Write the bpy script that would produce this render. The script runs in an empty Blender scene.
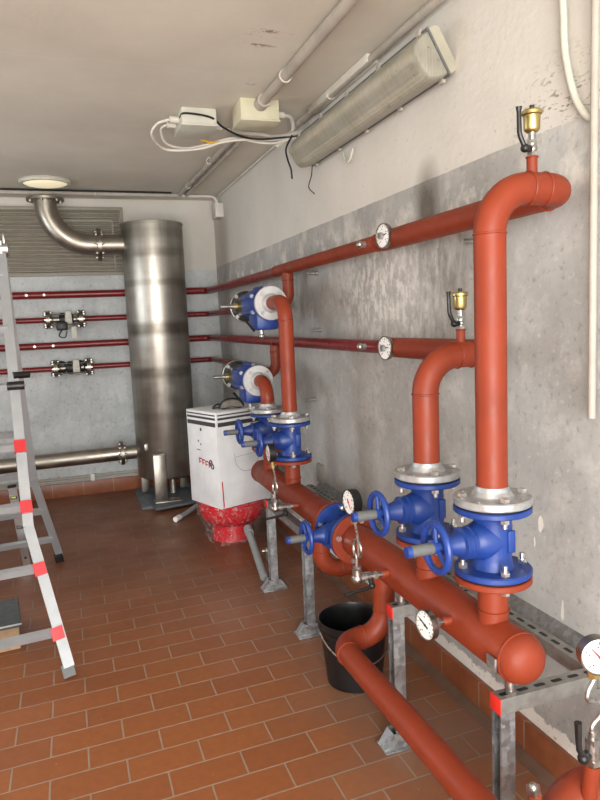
import bpy, bmesh, math, random
from mathutils import Vector, Matrix, Euler
random.seed(7)
PI = math.pi
R = math.radians
S = bpy.context.scene
COL = S.collection
V = Vector

# ------------------------------------------------------------------ materials
def lin(c):
    return tuple((x / 12.92 if x <= .04045 else ((x + .055) / 1.055) ** 2.4) for x in [v / 255 for v in c]) + (1.0,)

class NT:
    """small helper round a node tree"""
    def __init__(self, name):
        self.m = bpy.data.materials.new(name)
        self.m.use_nodes = True
        self.t = self.m.node_tree
        self.t.nodes.clear()
        self.out = self.n('ShaderNodeOutputMaterial')
        self.b = self.n('ShaderNodeBsdfPrincipled')
        self.l(self.b.outputs[0], self.out.inputs[0])
    def n(self, kind, **kw):
        nd = self.t.nodes.new(kind)
        for k, v in kw.items():
            setattr(nd, k, v)
        return nd
    def l(self, a, b):
        self.t.links.new(a, b)
    def set(self, **kw):
        for k, v in kw.items():
            self.b.inputs[k.replace('_', ' ')].default_value = v
    def val(self, x, sock):
        if isinstance(x, (int, float)):
            sock.default_value = x
        elif isinstance(x, tuple):
            sock.default_value = x
        else:
            self.l(x, sock)
    def math(self, op, a, b=0.0, c=0.0, clamp=False):
        nd = self.n('ShaderNodeMath', operation=op, use_clamp=clamp)
        self.val(a, nd.inputs[0]); self.val(b, nd.inputs[1]); self.val(c, nd.inputs[2])
        return nd.outputs[0]
    def mix(self, f, a, b, blend='MIX'):
        nd = self.n('ShaderNodeMix', data_type='RGBA', blend_type=blend)
        self.val(f, nd.inputs[0]); self.val(a, nd.inputs[6]); self.val(b, nd.inputs[7])
        return nd.outputs[2]
    def ramp(self, x, lo, hi, a=0.0, b=1.0):
        nd = self.n('ShaderNodeMapRange', clamp=True)
        self.val(x, nd.inputs[0]); nd.inputs[1].default_value = lo; nd.inputs[2].default_value = hi
        nd.inputs[3].default_value = a; nd.inputs[4].default_value = b
        return nd.outputs[0]
    def pos(self):
        return self.n('ShaderNodeNewGeometry').outputs['Position']
    def objc(self):
        return self.n('ShaderNodeTexCoord').outputs['Object']
    def scale(self, v, s):
        nd = self.n('ShaderNodeVectorMath', operation='MULTIPLY')
        self.l(v, nd.inputs[0]); nd.inputs[1].default_value = s
        return nd.outputs[0]
    def noise(self, v, sc, det=4, rough=.55, dist=0.0):
        nd = self.n('ShaderNodeTexNoise')
        self.l(v, nd.inputs['Vector'])
        nd.inputs['Scale'].default_value = sc; nd.inputs['Detail'].default_value = det
        nd.inputs['Roughness'].default_value = rough; nd.inputs['Distortion'].default_value = dist
        return nd.outputs['Fac']
    def xyz(self, v):
        nd = self.n('ShaderNodeSeparateXYZ'); self.l(v, nd.inputs[0]); return nd.outputs
    def comb(self, x, y, z):
        nd = self.n('ShaderNodeCombineXYZ')
        self.val(x, nd.inputs[0]); self.val(y, nd.inputs[1]); self.val(z, nd.inputs[2])
        return nd.outputs[0]
    def bump(self, h, strength=.3, dist=.01):
        nd = self.n('ShaderNodeBump'); nd.inputs['Strength'].default_value = strength
        nd.inputs['Distance'].default_value = dist
        self.l(h, nd.inputs['Height']); self.l(nd.outputs[0], self.b.inputs['Normal'])
    def color(self, c):
        self.val(c, self.b.inputs['Base Color'])
    def blob(self, a, b, ca, cb, ra, rb):
        """1 at (ca,cb) falling to 0 at the ellipse ra,rb"""
        x = self.math('DIVIDE', self.math('SUBTRACT', a, ca), ra)
        y = self.math('DIVIDE', self.math('SUBTRACT', b, cb), rb)
        d = self.math('SQRT', self.math('ADD', self.math('MULTIPLY', x, x), self.math('MULTIPLY', y, y)))
        return self.ramp(d, .0, 1.0, 1.0, 0.0)

def paint(name, rgb, rough=.4, var=.12, vs=9, metallic=0.0, bump=0.0, spec=.5, bs=60):
    t = NT(name)
    o = t.objc()
    n = t.noise(o, vs, 4)
    c = lin(rgb)
    d = tuple(x * (1 - var * 1.6) for x in c[:3]) + (1,)
    e = tuple(min(1, x * (1 + var)) for x in c[:3]) + (1,)
    t.color(t.mix(t.ramp(n, .3, .7), d, e))
    t.set(Roughness=rough, Metallic=metallic, Specular_IOR_Level=spec)
    t.l(t.ramp(t.noise(o, vs * 2.3, 3), .3, .7, rough * .85, min(1, rough * 1.2)), t.b.inputs['Roughness'])
    if bump:
        t.bump(t.noise(o, bs, 3), bump, .003)
    return t.m

def mat_floor():
    t = NT('terracotta_floor_tiles')
    x, y, z = t.xyz(t.pos())
    v = t.comb(t.math('SUBTRACT', x, .0845), t.math('SUBTRACT', t.math('SUBTRACT', y, t.math('MULTIPLY', x, .05)), 2.42), 0.0)
    br = t.n('ShaderNodeTexBrick')
    br.offset = .5; br.offset_frequency = 2; br.squash = 1.0
    t.l(v, br.inputs['Vector'])
    br.inputs['Scale'].default_value = 1.0
    br.inputs['Mortar Size'].default_value = .0034
    br.inputs['Mortar Smooth'].default_value = .1
    br.inputs['Bias'].default_value = 0.0
    br.inputs['Brick Width'].default_value = .269
    br.inputs['Row Height'].default_value = .1368
    br.inputs['Color1'].default_value = lin((152, 92, 51))
    br.inputs['Color2'].default_value = lin((143, 85, 48))
    br.inputs['Mortar'].default_value = lin((150, 136, 120))
    n1 = t.noise(t.pos(), 2.2, 5)
    n2 = t.noise(t.pos(), 30, 3)
    c = t.mix(t.ramp(n2, .35, .75, 0, .22), br.outputs['Color'], lin((112, 56, 36)))
    # dust and cement haze trodden in under the pipework
    dust = t.math('MULTIPLY', t.ramp(x, .55, 1.1), t.ramp(n1, .35, .65, .15, .85))
    dust = t.math('MULTIPLY', dust, t.ramp(y, 4.3, 3.2))
    c = t.mix(t.math('MULTIPLY', dust, .8), c, lin((118, 102, 92)))
    back = t.math('MULTIPLY', t.ramp(y, 2.9, 4.6), t.ramp(n1, .25, .75, .6, 1.0))  # far floor's light falloff put into the tile colour, mottled with wear
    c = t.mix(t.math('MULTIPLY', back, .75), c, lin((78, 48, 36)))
    spk = t.noise(t.pos(), 75, 2, .5)
    c = t.mix(t.ramp(spk, .74, .79, 0, .6), c, lin((190, 175, 160)))
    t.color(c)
    t.l(t.ramp(n1, .3, .7, .34, .55), t.b.inputs['Roughness'])
    t.set(Specular_IOR_Level=.45)
    t.bump(t.math('MULTIPLY_ADD', br.outputs['Fac'], -1.0, t.math('MULTIPLY', n2, .25)), .35, .004)
    return t.m

def mat_skirting():
    t = NT('terracotta_skirting')
    x, y, z = t.xyz(t.pos())
    u = t.math('ADD', x, y)
    f = t.math('FRACT', t.math('DIVIDE', t.math('SUBTRACT', u, 3.34), .283))
    d = t.math('ABSOLUTE', t.math('SUBTRACT', f, .5))
    joint = t.ramp(d, .486, .492)
    n = t.noise(t.pos(), 12, 4)
    c = t.mix(t.ramp(n, .3, .7), lin((146, 86, 54)), lin((122, 68, 42)))
    c = t.mix(joint, c, lin((150, 132, 116)))
    t.color(c); t.set(Roughness=.4)
    t.bump(joint, -.3, .003)
    return t.m

def wall_common(t, u, z, cool):
    p = t.pos()
    st = t.comb(t.math('MULTIPLY', u, 1.0), t.math('MULTIPLY', u, .0), t.math('MULTIPLY', z, .28))
    big = t.noise(p, 1.6, 5, .6)
    mid = t.noise(p, 7, 6, .65)
    fine = t.noise(p, 38, 4, .6)
    stre = t.noise(st, 14, 5, .65)
    g1 = lin((184, 184, 182) if not cool else (196, 200, 201))
    g2 = lin((160, 160, 158) if not cool else (172, 177, 178))
    g3 = lin((208, 207, 203) if not cool else (214, 218, 219))
    c = t.mix(t.ramp(big, .35, .65), g2, g1)
    c = t.mix(t.ramp(mid, .5, .72, 0, .55), c, g3)
    c = t.mix(t.ramp(stre, .54, .75, 0, .34), c, lin((132, 131, 127)))
    c = t.mix(t.ramp(fine, .58, .72, 0, .45), c, lin((112, 108, 100)))
    c = t.mix(t.ramp(fine, .30, .40, .35, 0), c, lin((214, 210, 202)))
    return c, big, mid, fine, stre

def mat_wall_right():
    t = NT('stained_concrete_wall_two_tone')
    x, y, z = t.xyz(t.pos())
    c, big, mid, fine, stre = wall_common(t, y, z, False)
    # white bloom and flaking behind the wall pipes
    fl = t.math('MULTIPLY', t.blob(y, z, 2.95, 1.72, .75, .42), t.ramp(t.noise(t.comb(y, 0.0, t.math('MULTIPLY', z, .6)), 19, 7, .72), .47, .56))
    c = t.mix(t.math('MULTIPLY', fl, 1.0), c, lin((226, 224, 219)))
    fl2 = t.math('MULTIPLY', t.ramp(z, 1.93, 2.0), t.ramp(z, 2.15, 2.02))
    fl2 = t.math('MULTIPLY', fl2, t.ramp(mid, .48, .6))
    c = t.mix(t.math('MULTIPLY', fl2, .8), c, lin((216, 213, 206)))
    # soot over the upper pipe with runs below
    so = t.math('MULTIPLY', t.blob(y, z, 2.54, 2.06, .15, .24), t.ramp(mid, .25, .65, .5, 1.0))
    c = t.mix(t.ramp(so, 0.05, .6, 0, .82), c, lin((72, 64, 54)))
    so2 = t.math('MULTIPLY', t.blob(y, z, 2.42, 1.72, .3, .5), t.ramp(stre, .36, .62))
    c = t.mix(t.ramp(so2, 0.05, .6, 0, .55), c, lin((96, 88, 76)))
    so3 = t.math('MULTIPLY', t.blob(y, z, 4.15, 1.8, .45, .5), t.ramp(stre, .3, .6))
    c = t.mix(t.ramp(so3, 0.05, .6, 0, .35), c, lin((92, 90, 86)))
    # plaster flake scars
    for (a, b, ra, rb) in ((1.83, .875, .022, .05), (1.86, .8, .012, .04), (1.72, .62, .02, .09), (2.31, 1.66, .02, .06)):
        s = t.blob(y, z, a, b, ra, rb)
        c = t.mix(t.ramp(t.math('ADD', s, t.math('MULTIPLY', t.math('SUBTRACT', mid, .5), 1.6)), .42, .5), c, lin((226, 222, 214)))
    # rough white plaster band over the skirting
    edge = t.math('ADD', z, t.math('MULTIPLY', t.math('SUBTRACT', t.noise(t.pos(), 22, 4, .7), .5), .09))
    pb = t.ramp(edge, .180, .173)
    c = t.mix(pb, c, t.mix(t.ramp(fine, .6, .7), lin((236, 234, 229)), lin((180, 176, 168))))
    # cream paint above the dado line
    up = t.ramp(t.math('ADD', z, t.math('MULTIPLY', t.math('SUBTRACT', mid, .5), .012)), 2.152, 2.156)
    cr = t.mix(t.ramp(big, .3, .7), lin((214, 212, 206)), lin((202, 199, 192)))
    cr = t.mix(t.ramp(fine, .66, .74, 0, .5), cr, lin((150, 140, 124)))
    sc = t.math('MULTIPLY', t.blob(y, z, 1.72, 2.2, .32, .2), t.ramp(t.noise(t.comb(y, 0.0, t.math('MULTIPLY', z, 2.2)), 26, 3, .6, 1.2), .56, .62))
    cr = t.mix(sc, cr, lin((120, 110, 96)))
    so4 = t.blob(y, z, 2.54, 2.14, .13, .14)
    cr = t.mix(t.ramp(so4, .1, .9, 0, .6), cr, lin((92, 82, 70)))
    c = t.mix(up, c, cr)
    t.color(c); t.set(Roughness=.72, Specular_IOR_Level=.3)
    t.l(t.ramp(z, 2.14, 2.16, .55, .8), t.b.inputs['Roughness'])
    t.bump(t.math('ADD', mid, t.math('MULTIPLY', fine, .5)), .22, .012)
    return t.m

def mat_wall_back():
    t = NT('painted_back_wall_two_tone')
    x, y, z = t.xyz(t.pos())
    c, big, mid, fine, stre = wall_common(t, x, z, True)
    up = t.ramp(z, 2.135, 2.139)
    cr = t.mix(t.ramp(big, .3, .7), lin((214, 210, 202)), lin((200, 196, 188)))
    c = t.mix(up, c, cr)
    t.color(c); t.set(Roughness=.7, Specular_IOR_Level=.35)
    t.bump(t.math('ADD', mid, t.math('MULTIPLY', fine, .5)), .2, .012)
    return t.m

def mat_plain(name, a, b, sc=1.8, rough=.8):
    t = NT(name)
    p = t.pos()
    n = t.noise(p, sc, 5); f = t.noise(p, 40, 3)
    c = t.mix(t.ramp(n, .3, .7), lin(a), lin(b))
    c = t.mix(t.ramp(f, .68, .76, 0, .25), c, lin(tuple(int(v * .7) for v in b)))
    t.color(c); t.set(Roughness=rough, Specular_IOR_Level=.3)
    t.bump(f, .08, .01)
    return t.m

def mat_ceiling():
    t = NT('aged_white_ceiling')
    p = t.pos()
    x, y, z = t.xyz(p)
    n = t.noise(p, 1.5, 5); f = t.noise(p, 40, 3); m = t.noise(p, 22, 4, .7)
    c = t.mix(t.ramp(n, .3, .7), lin((216, 212, 200)), lin((200, 195, 183)))
    sp = t.math('ADD', t.blob(x, y, .905, 2.86, .14, .05), t.blob(x, y, .88, 2.99, .12, .025))
    sp = t.math('ADD', sp, t.blob(x, y, 1.0, 3.44, .05, .05))
    sp = t.math('MULTIPLY', t.ramp(sp, .05, .6), t.ramp(m, .5, .62))
    c = t.mix(t.math('MULTIPLY', sp, .8), c, lin((110, 70, 44)))
    ln = t.ramp(t.math('ABSOLUTE', t.math('SUBTRACT', t.math('ADD', y, t.math('MULTIPLY', n, .25)), 3.45)), .0, .012, .18, 0)
    c = t.mix(ln, c, lin((232, 224, 212)))
    t.color(c); t.set(Roughness=.8, Specular_IOR_Level=.3)
    t.bump(t.math('ADD', f, n), .08, .01)
    return t.m

def metal(name, rgb, rough=.35, var=.2, vs=14, stretch=(1, 1, 1)):
    t = NT(name)
    o = t.scale(t.objc(), stretch)
    n = t.noise(o, vs, 5, .6)
    c = lin(rgb)
    t.color(t.mix(t.ramp(n, .3, .7), tuple(v * (1 - var) for v in c[:3]) + (1,), tuple(min(1, v * (1 + var)) for v in c[:3]) + (1,)))
    t.set(Metallic=1.0)
    t.l(t.ramp(n, .3, .7, rough * .75, rough * 1.3), t.b.inputs['Roughness'])
    return t.m

def mat_galv():
    t = NT('galvanised_steel')
    o = t.objc()
    vo = t.n('ShaderNodeTexVoronoi'); t.l(o, vo.inputs['Vector']); vo.inputs['Scale'].default_value = 70
    h = t.xyz(vo.outputs['Color'])[0]
    n = t.noise(o, 6, 4)
    c = t.mix(h, lin((150, 153, 155)), lin((184, 187, 190)))
    c = t.mix(t.ramp(n, .45, .7, 0, .5), c, lin((126, 126, 124)))
    t.color(c); t.set(Metallic=.85)
    t.l(t.ramp(h, 0, 1, .38, .55), t.b.inputs['Roughness'])
    return t.m

def mat_slotted():
    """galvanised channel web punched with rounded slots along local X"""
    t = NT('slotted_galvanised_channel')
    o = t.objc()
    x, y, z = t.xyz(o)
    f = t.math('SUBTRACT', t.math('FRACT', t.math('DIVIDE', x, .058)), .5)
    fx = t.math('MAXIMUM', t.math('SUBTRACT', t.math('ABSOLUTE', t.math('MULTIPLY', f, .058)), .011), 0.0)
    d = t.math('SQRT', t.math('ADD', t.math('MULTIPLY', fx, fx), t.math('MULTIPLY', y, y)))
    hole = t.ramp(d, .0075, .0068)
    n = t.noise(o, 30, 4)
    c = t.mix(t.ramp(n, .3, .7), lin((150, 150, 146)), lin((176, 176, 172)))
    t.color(t.mix(hole, c, (.006, .006, .006, 1)))
    t.l(t.math('SUBTRACT', .8, t.math('MULTIPLY', hole, .8)), t.b.inputs['Metallic'])
    t.set(Roughness=.5)
    return t.m

def mat_tank():
    t = NT('brushed_stainless_tank')
    p = t.pos()
    x, y, z = t.xyz(p)
    n = t.noise(t.scale(t.objc(), (1, 1, 3)), 4, 5, .6)
    v = t.noise(t.scale(t.objc(), (9, 9, .5)), 3, 4)
    sp = t.noise(t.objc(), 3.2, 4)
    c = t.mix(t.ramp(n, .3, .7), lin((156, 152, 145)), lin((172, 168, 160)))
    c = t.mix(t.ramp(v, .4, .7, 0, .35), c, lin((120, 114, 104)))
    # heat tint and soot marks left round the welded seams
    for (h, w, k) in ((2.40, .05, .35), (2.24, .04, .5), (1.98, .03, .45), (1.58, .06, .75), (1.19, .05, .7), (.80, .04, .3)):
        b = t.ramp(t.math('ABSOLUTE', t.math('SUBTRACT', t.math('ADD', z, t.math('MULTIPLY', t.math('SUBTRACT', sp, .5), .05)), h)), w * .5, w * 1.3, k, 0)
        c = t.mix(t.math('MULTIPLY', b, t.ramp(sp, .35, .6, .45, 1)), c, lin((86, 78, 68)))
    t.color(c); t.set(Metallic=1.0)
    t.l(t.ramp(n, .3, .7, .32, .44), t.b.inputs['Roughness'])
    t.set(Anisotropic=.5)
    return t.m

def mat_film():
    t = NT('clear_wrapping_film')
    t.t.nodes.remove(t.b)
    tr = t.n('ShaderNodeBsdfTransparent'); gl = t.n('ShaderNodeBsdfGlossy')
    gl.inputs['Roughness'].default_value = .15
    df = t.n('ShaderNodeBsdfDiffuse'); df.inputs['Color'].default_value = (.8, .78, .78, 1)
    m0 = t.n('ShaderNodeMixShader'); m0.inputs[0].default_value = .5
    t.l(gl.outputs[0], m0.inputs[1]); t.l(df.outputs[0], m0.inputs[2])
    m = t.n('ShaderNodeMixShader')
    n = t.noise(t.objc(), 24, 5, .6, 1.5)
    t.l(t.ramp(n, .52, .70, .04, .62), m.inputs[0])
    t.l(tr.outputs[0], m.inputs[1]); t.l(m0.outputs[0], m.inputs[2])
    t.l(m.outputs[0], t.out.inputs[0])
    return t.m

def mat_diffuser():
    t = NT('yellowed_ribbed_polycarbonate')
    x, y, z = t.xyz(t.objc())
    g1 = t.math('FRACT', t.math('DIVIDE', y, .045))
    rib = t.ramp(t.math('ABSOLUTE', t.math('SUBTRACT', g1, .5)), .40, .5, 0, 1)
    n = t.noise(t.objc(), 9, 5)
    c = t.mix(t.ramp(n, .35, .7), lin((214, 211, 196)), lin((190, 186, 168)))
    c = t.mix(t.math('MULTIPLY', rib, .6), c, lin((226, 222, 206)))
    c = t.mix(t.ramp(t.noise(t.objc(), 33, 3), .68, .74, 0, .6), c, lin((96, 86, 66)))
    t.color(c); t.set(Roughness=.3, Transmission_Weight=.55, IOR=1.3)
    t.bump(t.math('ADD', rib, t.math('SINE', t.math('MULTIPLY', x, 500.0))), .25, .002)
    return t.m

def mat_white_box():
    t = NT('white_cardboard')
    n = t.noise(t.objc(), 8, 5)
    t.color(t.mix(t.ramp(n, .3, .8), lin((226, 228, 230)), lin((206, 208, 210))))
    t.set(Roughness=.65)
    return t.m

def mat_emit(name, rgb, k):
    t = NT(name)
    t.color(lin(rgb)); t.set(Roughness=.4)
    t.b.inputs['Emission Color'].default_value = lin(rgb)
    t.b.inputs['Emission Strength'].default_value = k
    return t.m

SKY, SUN, DAY, WIN_FILL = 1.2, 28.0, 300, 38
M = dict(
    bright=metal('bright_zinc_bolt', (222, 222, 220), .3, .1, 40),    tray=paint('grey_polyester_tray', (168, 164, 148), .55, .08, 10),    fillet=mat_plain('cement_fillet', (116, 92, 78), (96, 72, 58), 6),    yard=mat_plain('pale_concrete_yard', (206, 198, 184), (184, 176, 162)),
    floor=mat_floor(), skirt=mat_skirting(), wr=mat_wall_right(), wb=mat_wall_back(),
    wl=mat_plain('side_wall_paint', (206, 200, 190), (186, 180, 170)),
    ceil=mat_ceiling(),
    orange=paint('orange_red_primer', (132, 51, 27), .5, .1, 5, bump=.05, spec=.38),
    crimson=paint('crimson_gloss_paint', (116, 20, 22), .32, .15, 6),
    blue=paint('blue_cast_paint', (27, 58, 130), .42, .14, 12, bump=.12, bs=90),
    blued=paint('blue_wheel_paint', (29, 60, 136), .36, .08, 12),
    galv=mat_galv(), slot=mat_slotted(), tank=mat_tank(),
    steel=metal('stainless_pipe', (162, 156, 146), .40, .12, 6),
    dull=metal('dull_flange_steel', (146, 141, 134), .34, .25, 30),
    zinc=metal('zinc_plated_steel', (182, 181, 178), .34, .2, 40),
    silverp=paint('silver_painted_flange', (180, 182, 184), .4, .16, 40, metallic=.6, bump=.15),
    whiteflange=paint('aluminium_coloured_flange', (186, 187, 188), .45, .06, 20, metallic=.25),
    alu=metal('aluminium', (212, 214, 216), .38, .08, 20),
    ladder=paint('anodised_ladder_aluminium', (160, 164, 168), .42, .05, 10, metallic=.35),
    brass=metal('yellow_brass', (196, 178, 120), .36, .12, 20),
    black=paint('black_plastic', (22, 22, 23), .42, .2, 20),
    rubber=paint('black_rubber', (26, 26, 27), .7, .2, 20),
    gsleeve=paint('grey_plastic_sleeve', (96, 98, 98), .5, .1, 20),
    darkgreen=paint('dark_olive_motor_plate', (62, 66, 60), .4, .15, 20, metallic=.4),
    white=paint('white_plastic', (228, 226, 220), .45, .04, 10),
    dial=paint('white_dial', (228, 229, 230), .4, .02, 10),
    ink=paint('black_ink', (24, 24, 26), .6, .05, 10),
    stripe=paint('dark_grey_print', (60, 58, 62), .6, .05, 10),
    redink=paint('red_ink', (176, 30, 44), .6, .05, 10),
    redp=paint('red_plastic_cap', (206, 42, 34), .4, .06, 10),
    redladder=paint('red_ladder_clip', (196, 32, 42), .4, .06, 10),
    vessel=paint('red_vessel_paint', (196, 18, 34), .28, .06, 10),
    card=mat_white_box(), film=mat_film(), diff=mat_diffuser(),
    conduit=paint('grey_painted_conduit', (172, 166, 156), .55, .1, 8),
    wconduit=paint('white_conduit', (208, 204, 195), .45, .05, 8),
    jbox=paint('pale_grey_junction_box', (196, 196, 184), .55, .07, 8),
    jboxy=paint('yellowed_junction_box', (198, 195, 170), .55, .08, 8),
    louver=paint('dirty_beige_louver', (152, 146, 132), .55, .03, 10),
    grey=paint('dark_grey_board', (88, 94, 100), .6, .12, 10),
    pvc=paint('grey_pvc_pipe', (140, 144, 146), .45, .06, 10),
    bucket=paint('black_bucket_plastic', (20, 21, 23), .38, .1, 10),
    lamp=mat_emit('cream_lamp_glass', (244, 232, 196), .55),
    tinlid=paint('dark_grey_lid', (78, 84, 86), .45, .15, 12),
    tan=paint('worn_tan_card', (168, 140, 108), .7, .2, 14),
    yellow=paint('yellow_cable', (214, 164, 40), .5, .05, 10),
    vial=paint('yellow_green_vial', (206, 214, 60), .2, .05, 10),
    lens=paint('smoky_goggle_lens', (128, 122, 114), .15, .2, 20),
    greyplaster=paint('grey_blank_plate', (150, 148, 140), .6, .1, 20),
    tubeglass=paint('fluorescent_tube', (236, 236, 228), .3, .02, 10),
)

# ------------------------------------------------------------------ mesh helpers
class MB:
    def __init__(self):
        self.bm = bmesh.new()
    def _xf(self, verts, mat):
        for v in verts:
            v.co = mat @ v.co
    def box(self, lo, hi, bev=0.0, mat=None):
        lo = V(lo); hi = V(hi)
        r = bmesh.ops.create_cube(self.bm, size=1.0)
        vs = r['verts']
        c = (lo + hi) / 2; s = hi - lo
        for v in vs:
            v.co = V((v.co.x * s.x, v.co.y * s.y, v.co.z * s.z)) + c
        if bev:
            es = list({e for v in vs for e in v.link_edges})
            rr = bmesh.ops.bevel(self.bm, geom=es, offset=bev, segments=2, affect='EDGES', profile=.5)
            vs = list({v for f in rr['faces'] for v in f.verts} | {v for v in vs if v.is_valid})
        if mat is not None:
            self._xf(vs, mat)
        return self
    def sweep(self, pts, r, seg=20, cap=True, closed=False):
        pts = [V(p) for p in pts]
        n = len(pts)
        rad = r if isinstance(r, (list, tuple)) else [r] * n
        tans = []
        for i in range(n):
            if closed:
                tg = pts[(i + 1) % n] - pts[i - 1]
            elif i == 0:
                tg = pts[1] - pts[0]
            elif i == n - 1:
                tg = pts[-1] - pts[-2]
            else:
                tg = (pts[i + 1] - pts[i]).normalized() + (pts[i] - pts[i - 1]).normalized()
            tans.append(tg.normalized())
        up = V((0, 0, 1)) if abs(tans[0].z) < .9 else V((1, 0, 0))
        nrm = (up - tans[0] * up.dot(tans[0])).normalized()
        rings = []
        for i in range(n):
            if i:
                q = tans[i - 1].rotation_difference(tans[i])
                nrm = q @ nrm
                nrm = (nrm - tans[i] * nrm.dot(tans[i])).normalized()
            b = tans[i].cross(nrm)
            rings.append([self.bm.verts.new(pts[i] + (nrm * math.cos(2 * PI * k / seg) + b * math.sin(2 * PI * k / seg)) * rad[i]) for k in range(seg)])
        m = n if closed else n - 1
        for i in range(m):
            a = rings[i]; c = rings[(i + 1) % n]
            off = 0
            if closed and i == n - 1:
                off = min(range(seg), key=lambda o: (a[0].co - c[o].co).length)
            for k in range(seg):
                self.bm.faces.new((a[k], a[(k + 1) % seg], c[(k + 1 + off) % seg], c[(k + off) % seg]))
        if cap and not closed:
            self.bm.faces.new(rings[0][::-1]); self.bm.faces.new(rings[-1])
        return self
    def cyl(self, p0, p1, r0, r1=None, seg=24, cap=True):
        r1 = r0 if r1 is None else r1
        return self.sweep([p0, p1], [r0, r1], seg, cap)
    def lathe(self, prof, org=(0, 0, 0), axis=(0, 0, 1), seg=32, ang0=0.0):
        """prof: list of (radius, distance along axis)"""
        org = V(org); q = V((0, 0, 1)).rotation_difference(V(axis).normalized())
        rings = []
        for (r, h) in prof:
            if r < 1e-6:
                rings.append([self.bm.verts.new(org + q @ V((0, 0, h)))])
            else:
                rings.append([self.bm.verts.new(org + q @ V((r * math.cos(ang0 + 2 * PI * k / seg), r * math.sin(ang0 + 2 * PI * k / seg), h))) for k in range(seg)])
        for a, b in zip(rings, rings[1:]):
            for k in range(seg):
                k2 = (k + 1) % seg
                if len(a) == 1 and len(b) == 1:
                    continue
                if len(a) == 1:
                    self.bm.faces.new((a[0], b[k2], b[k]))
                elif len(b) == 1:
                    self.bm.faces.new((a[k], a[k2], b[0]))
                else:
                    self.bm.faces.new((a[k], a[k2], b[k2], b[k]))
        return self
    def torus(self, c, axis, rad, r, seg=32, sub=8):
        q = V((0, 0, 1)).rotation_difference(V(axis).normalized())
        pts = [V(c) + q @ V((rad * math.cos(2 * PI * k / seg), rad * math.sin(2 * PI * k / seg), 0)) for k in range(seg)]
        return self.sweep(pts, r, sub, closed=True)
    def ball(self, c, r, sc=(1, 1, 1), seg=16):
        rr = bmesh.ops.create_uvsphere(self.bm, u_segments=seg, v_segments=max(6, seg // 2), radius=r)
        for v in rr['verts']:
            v.co = V((v.co.x * sc[0], v.co.y * sc[1], v.co.z * sc[2])) + V(c)
        return self
    def hexa(self, p0, p1, r):
        return self.sweep([p0, p1], r, 6)
    def prism(self, poly, d, org=(0, 0, 0), u=(1, 0, 0), v=(0, 0, 1)):
        """extrude a polygon given in the u,v plane by vector d"""
        org = V(org); u = V(u); v = V(v); d = V(d)
        a = [self.bm.verts.new(org + u * p[0] + v * p[1]) for p in poly]
        b = [self.bm.verts.new(org + u * p[0] + v * p[1] + d) for p in poly]
        n = len(poly)
        self.bm.faces.new(a); self.bm.faces.new(b[::-1])
        for i in range(n):
            self.bm.faces.new((a[i], b[i], b[(i + 1) % n], a[(i + 1) % n]))
        return self

def fillet(pts, rads, n=9):
    """polyline with its corners rounded; rads one radius or a list for the inner corners"""
    pts = [V(p) for p in pts]
    if not isinstance(rads, (list, tuple)):
        rads = [rads] * (len(pts) - 2)
    out = [pts[0]]
    for i in range(1, len(pts) - 1):
        a = (pts[i - 1] - pts[i]).normalized(); b = (pts[i + 1] - pts[i]).normalized()
        ang = a.angle(b)
        t = rads[i - 1] / math.tan(ang / 2)
        c = pts[i] + (a + b).normalized() * (rads[i - 1] / math.sin(ang / 2))
        s = pts[i] + a * t - c; e = pts[i] + b * t - c
        tot = s.angle(e); ax = s.cross(e).normalized()
        for k in range(n + 1):
            out.append(c + Matrix.Rotation(tot * k / n, 3, ax) @ s)
    out.append(pts[-1])
    return out

def spline(pts, n=8):
    pts = [V(p) for p in pts]
    P = [pts[0] * 2 - pts[1]] + pts + [pts[-1] * 2 - pts[-2]]
    out = []
    for i in range(1, len(P) - 2):
        for k in range(n):
            t = k / n
            a, b, c, d = P[i - 1], P[i], P[i + 1], P[i + 2]
            out.append(.5 * ((2 * b) + (c - a) * t + (2 * a - 5 * b + 4 * c - d) * t * t + (3 * b - a - 3 * c + d) * t ** 3))
    out.append(pts[-1])
    return out

def link(name, mb, mat, parent=None, xf=None, sharp=34):
    bm = mb.bm
    if xf is not None:
        bmesh.ops.transform(bm, matrix=xf, verts=bm.verts)
    bmesh.ops.recalc_face_normals(bm, faces=bm.faces)
    me = bpy.data.meshes.new(name)
    bm.to_mesh(me); bm.free()
    for p in me.polygons:
        p.use_smooth = True
    me.set_sharp_from_angle(angle=R(sharp))
    me.materials.append(mat)
    o = bpy.data.objects.new(name, me)
    COL.objects.link(o)
    if parent is not None:
        o.parent = parent
    return o

def tag(o, label, cat, group=None, kind=None):
    o['label'] = label; o['category'] = cat
    if group: o['group'] = group
    if kind: o['kind'] = kind
    return o

def thing(name, label, cat, loc=(0, 0, 0), rot=(0, 0, 0), group=None):
    o = bpy.data.objects.new(name, None)
    COL.objects.link(o)
    o.empty_display_size = .05
    o.location = loc; o.rotation_euler = rot
    return tag(o, label, cat, group)

def root_of(o):
    while o.parent: o = o.parent
    return o

def part(name, mb, mat, parent, world=True, label=None, sharp=34):
    """a part modelled in room coordinates (world) or in its thing's own (not world)"""
    xf = None
    if world:
        r = root_of(parent)
        xf = (Matrix.Translation(r.location) @ r.rotation_euler.to_matrix().to_4x4()).inverted()
    o = link(name, mb, mat, parent, xf, sharp)
    if label: o['label'] = label
    return o

def solo(name, mb, mat, label, cat, base=None, group=None, sharp=34):
    """a thing that is one mesh, modelled in room coordinates"""
    bm = mb.bm
    if base is None:
        xs = [v.co for v in bm.verts]
        base = V(((min(v.x for v in xs) + max(v.x for v in xs)) / 2, (min(v.y for v in xs) + max(v.y for v in xs)) / 2, min(v.z for v in xs)))
    base = V(base)
    o = link(name, mb, mat, None, Matrix.Translation(-base), sharp)
    o.location = base
    return tag(o, label, cat, group)

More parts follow.
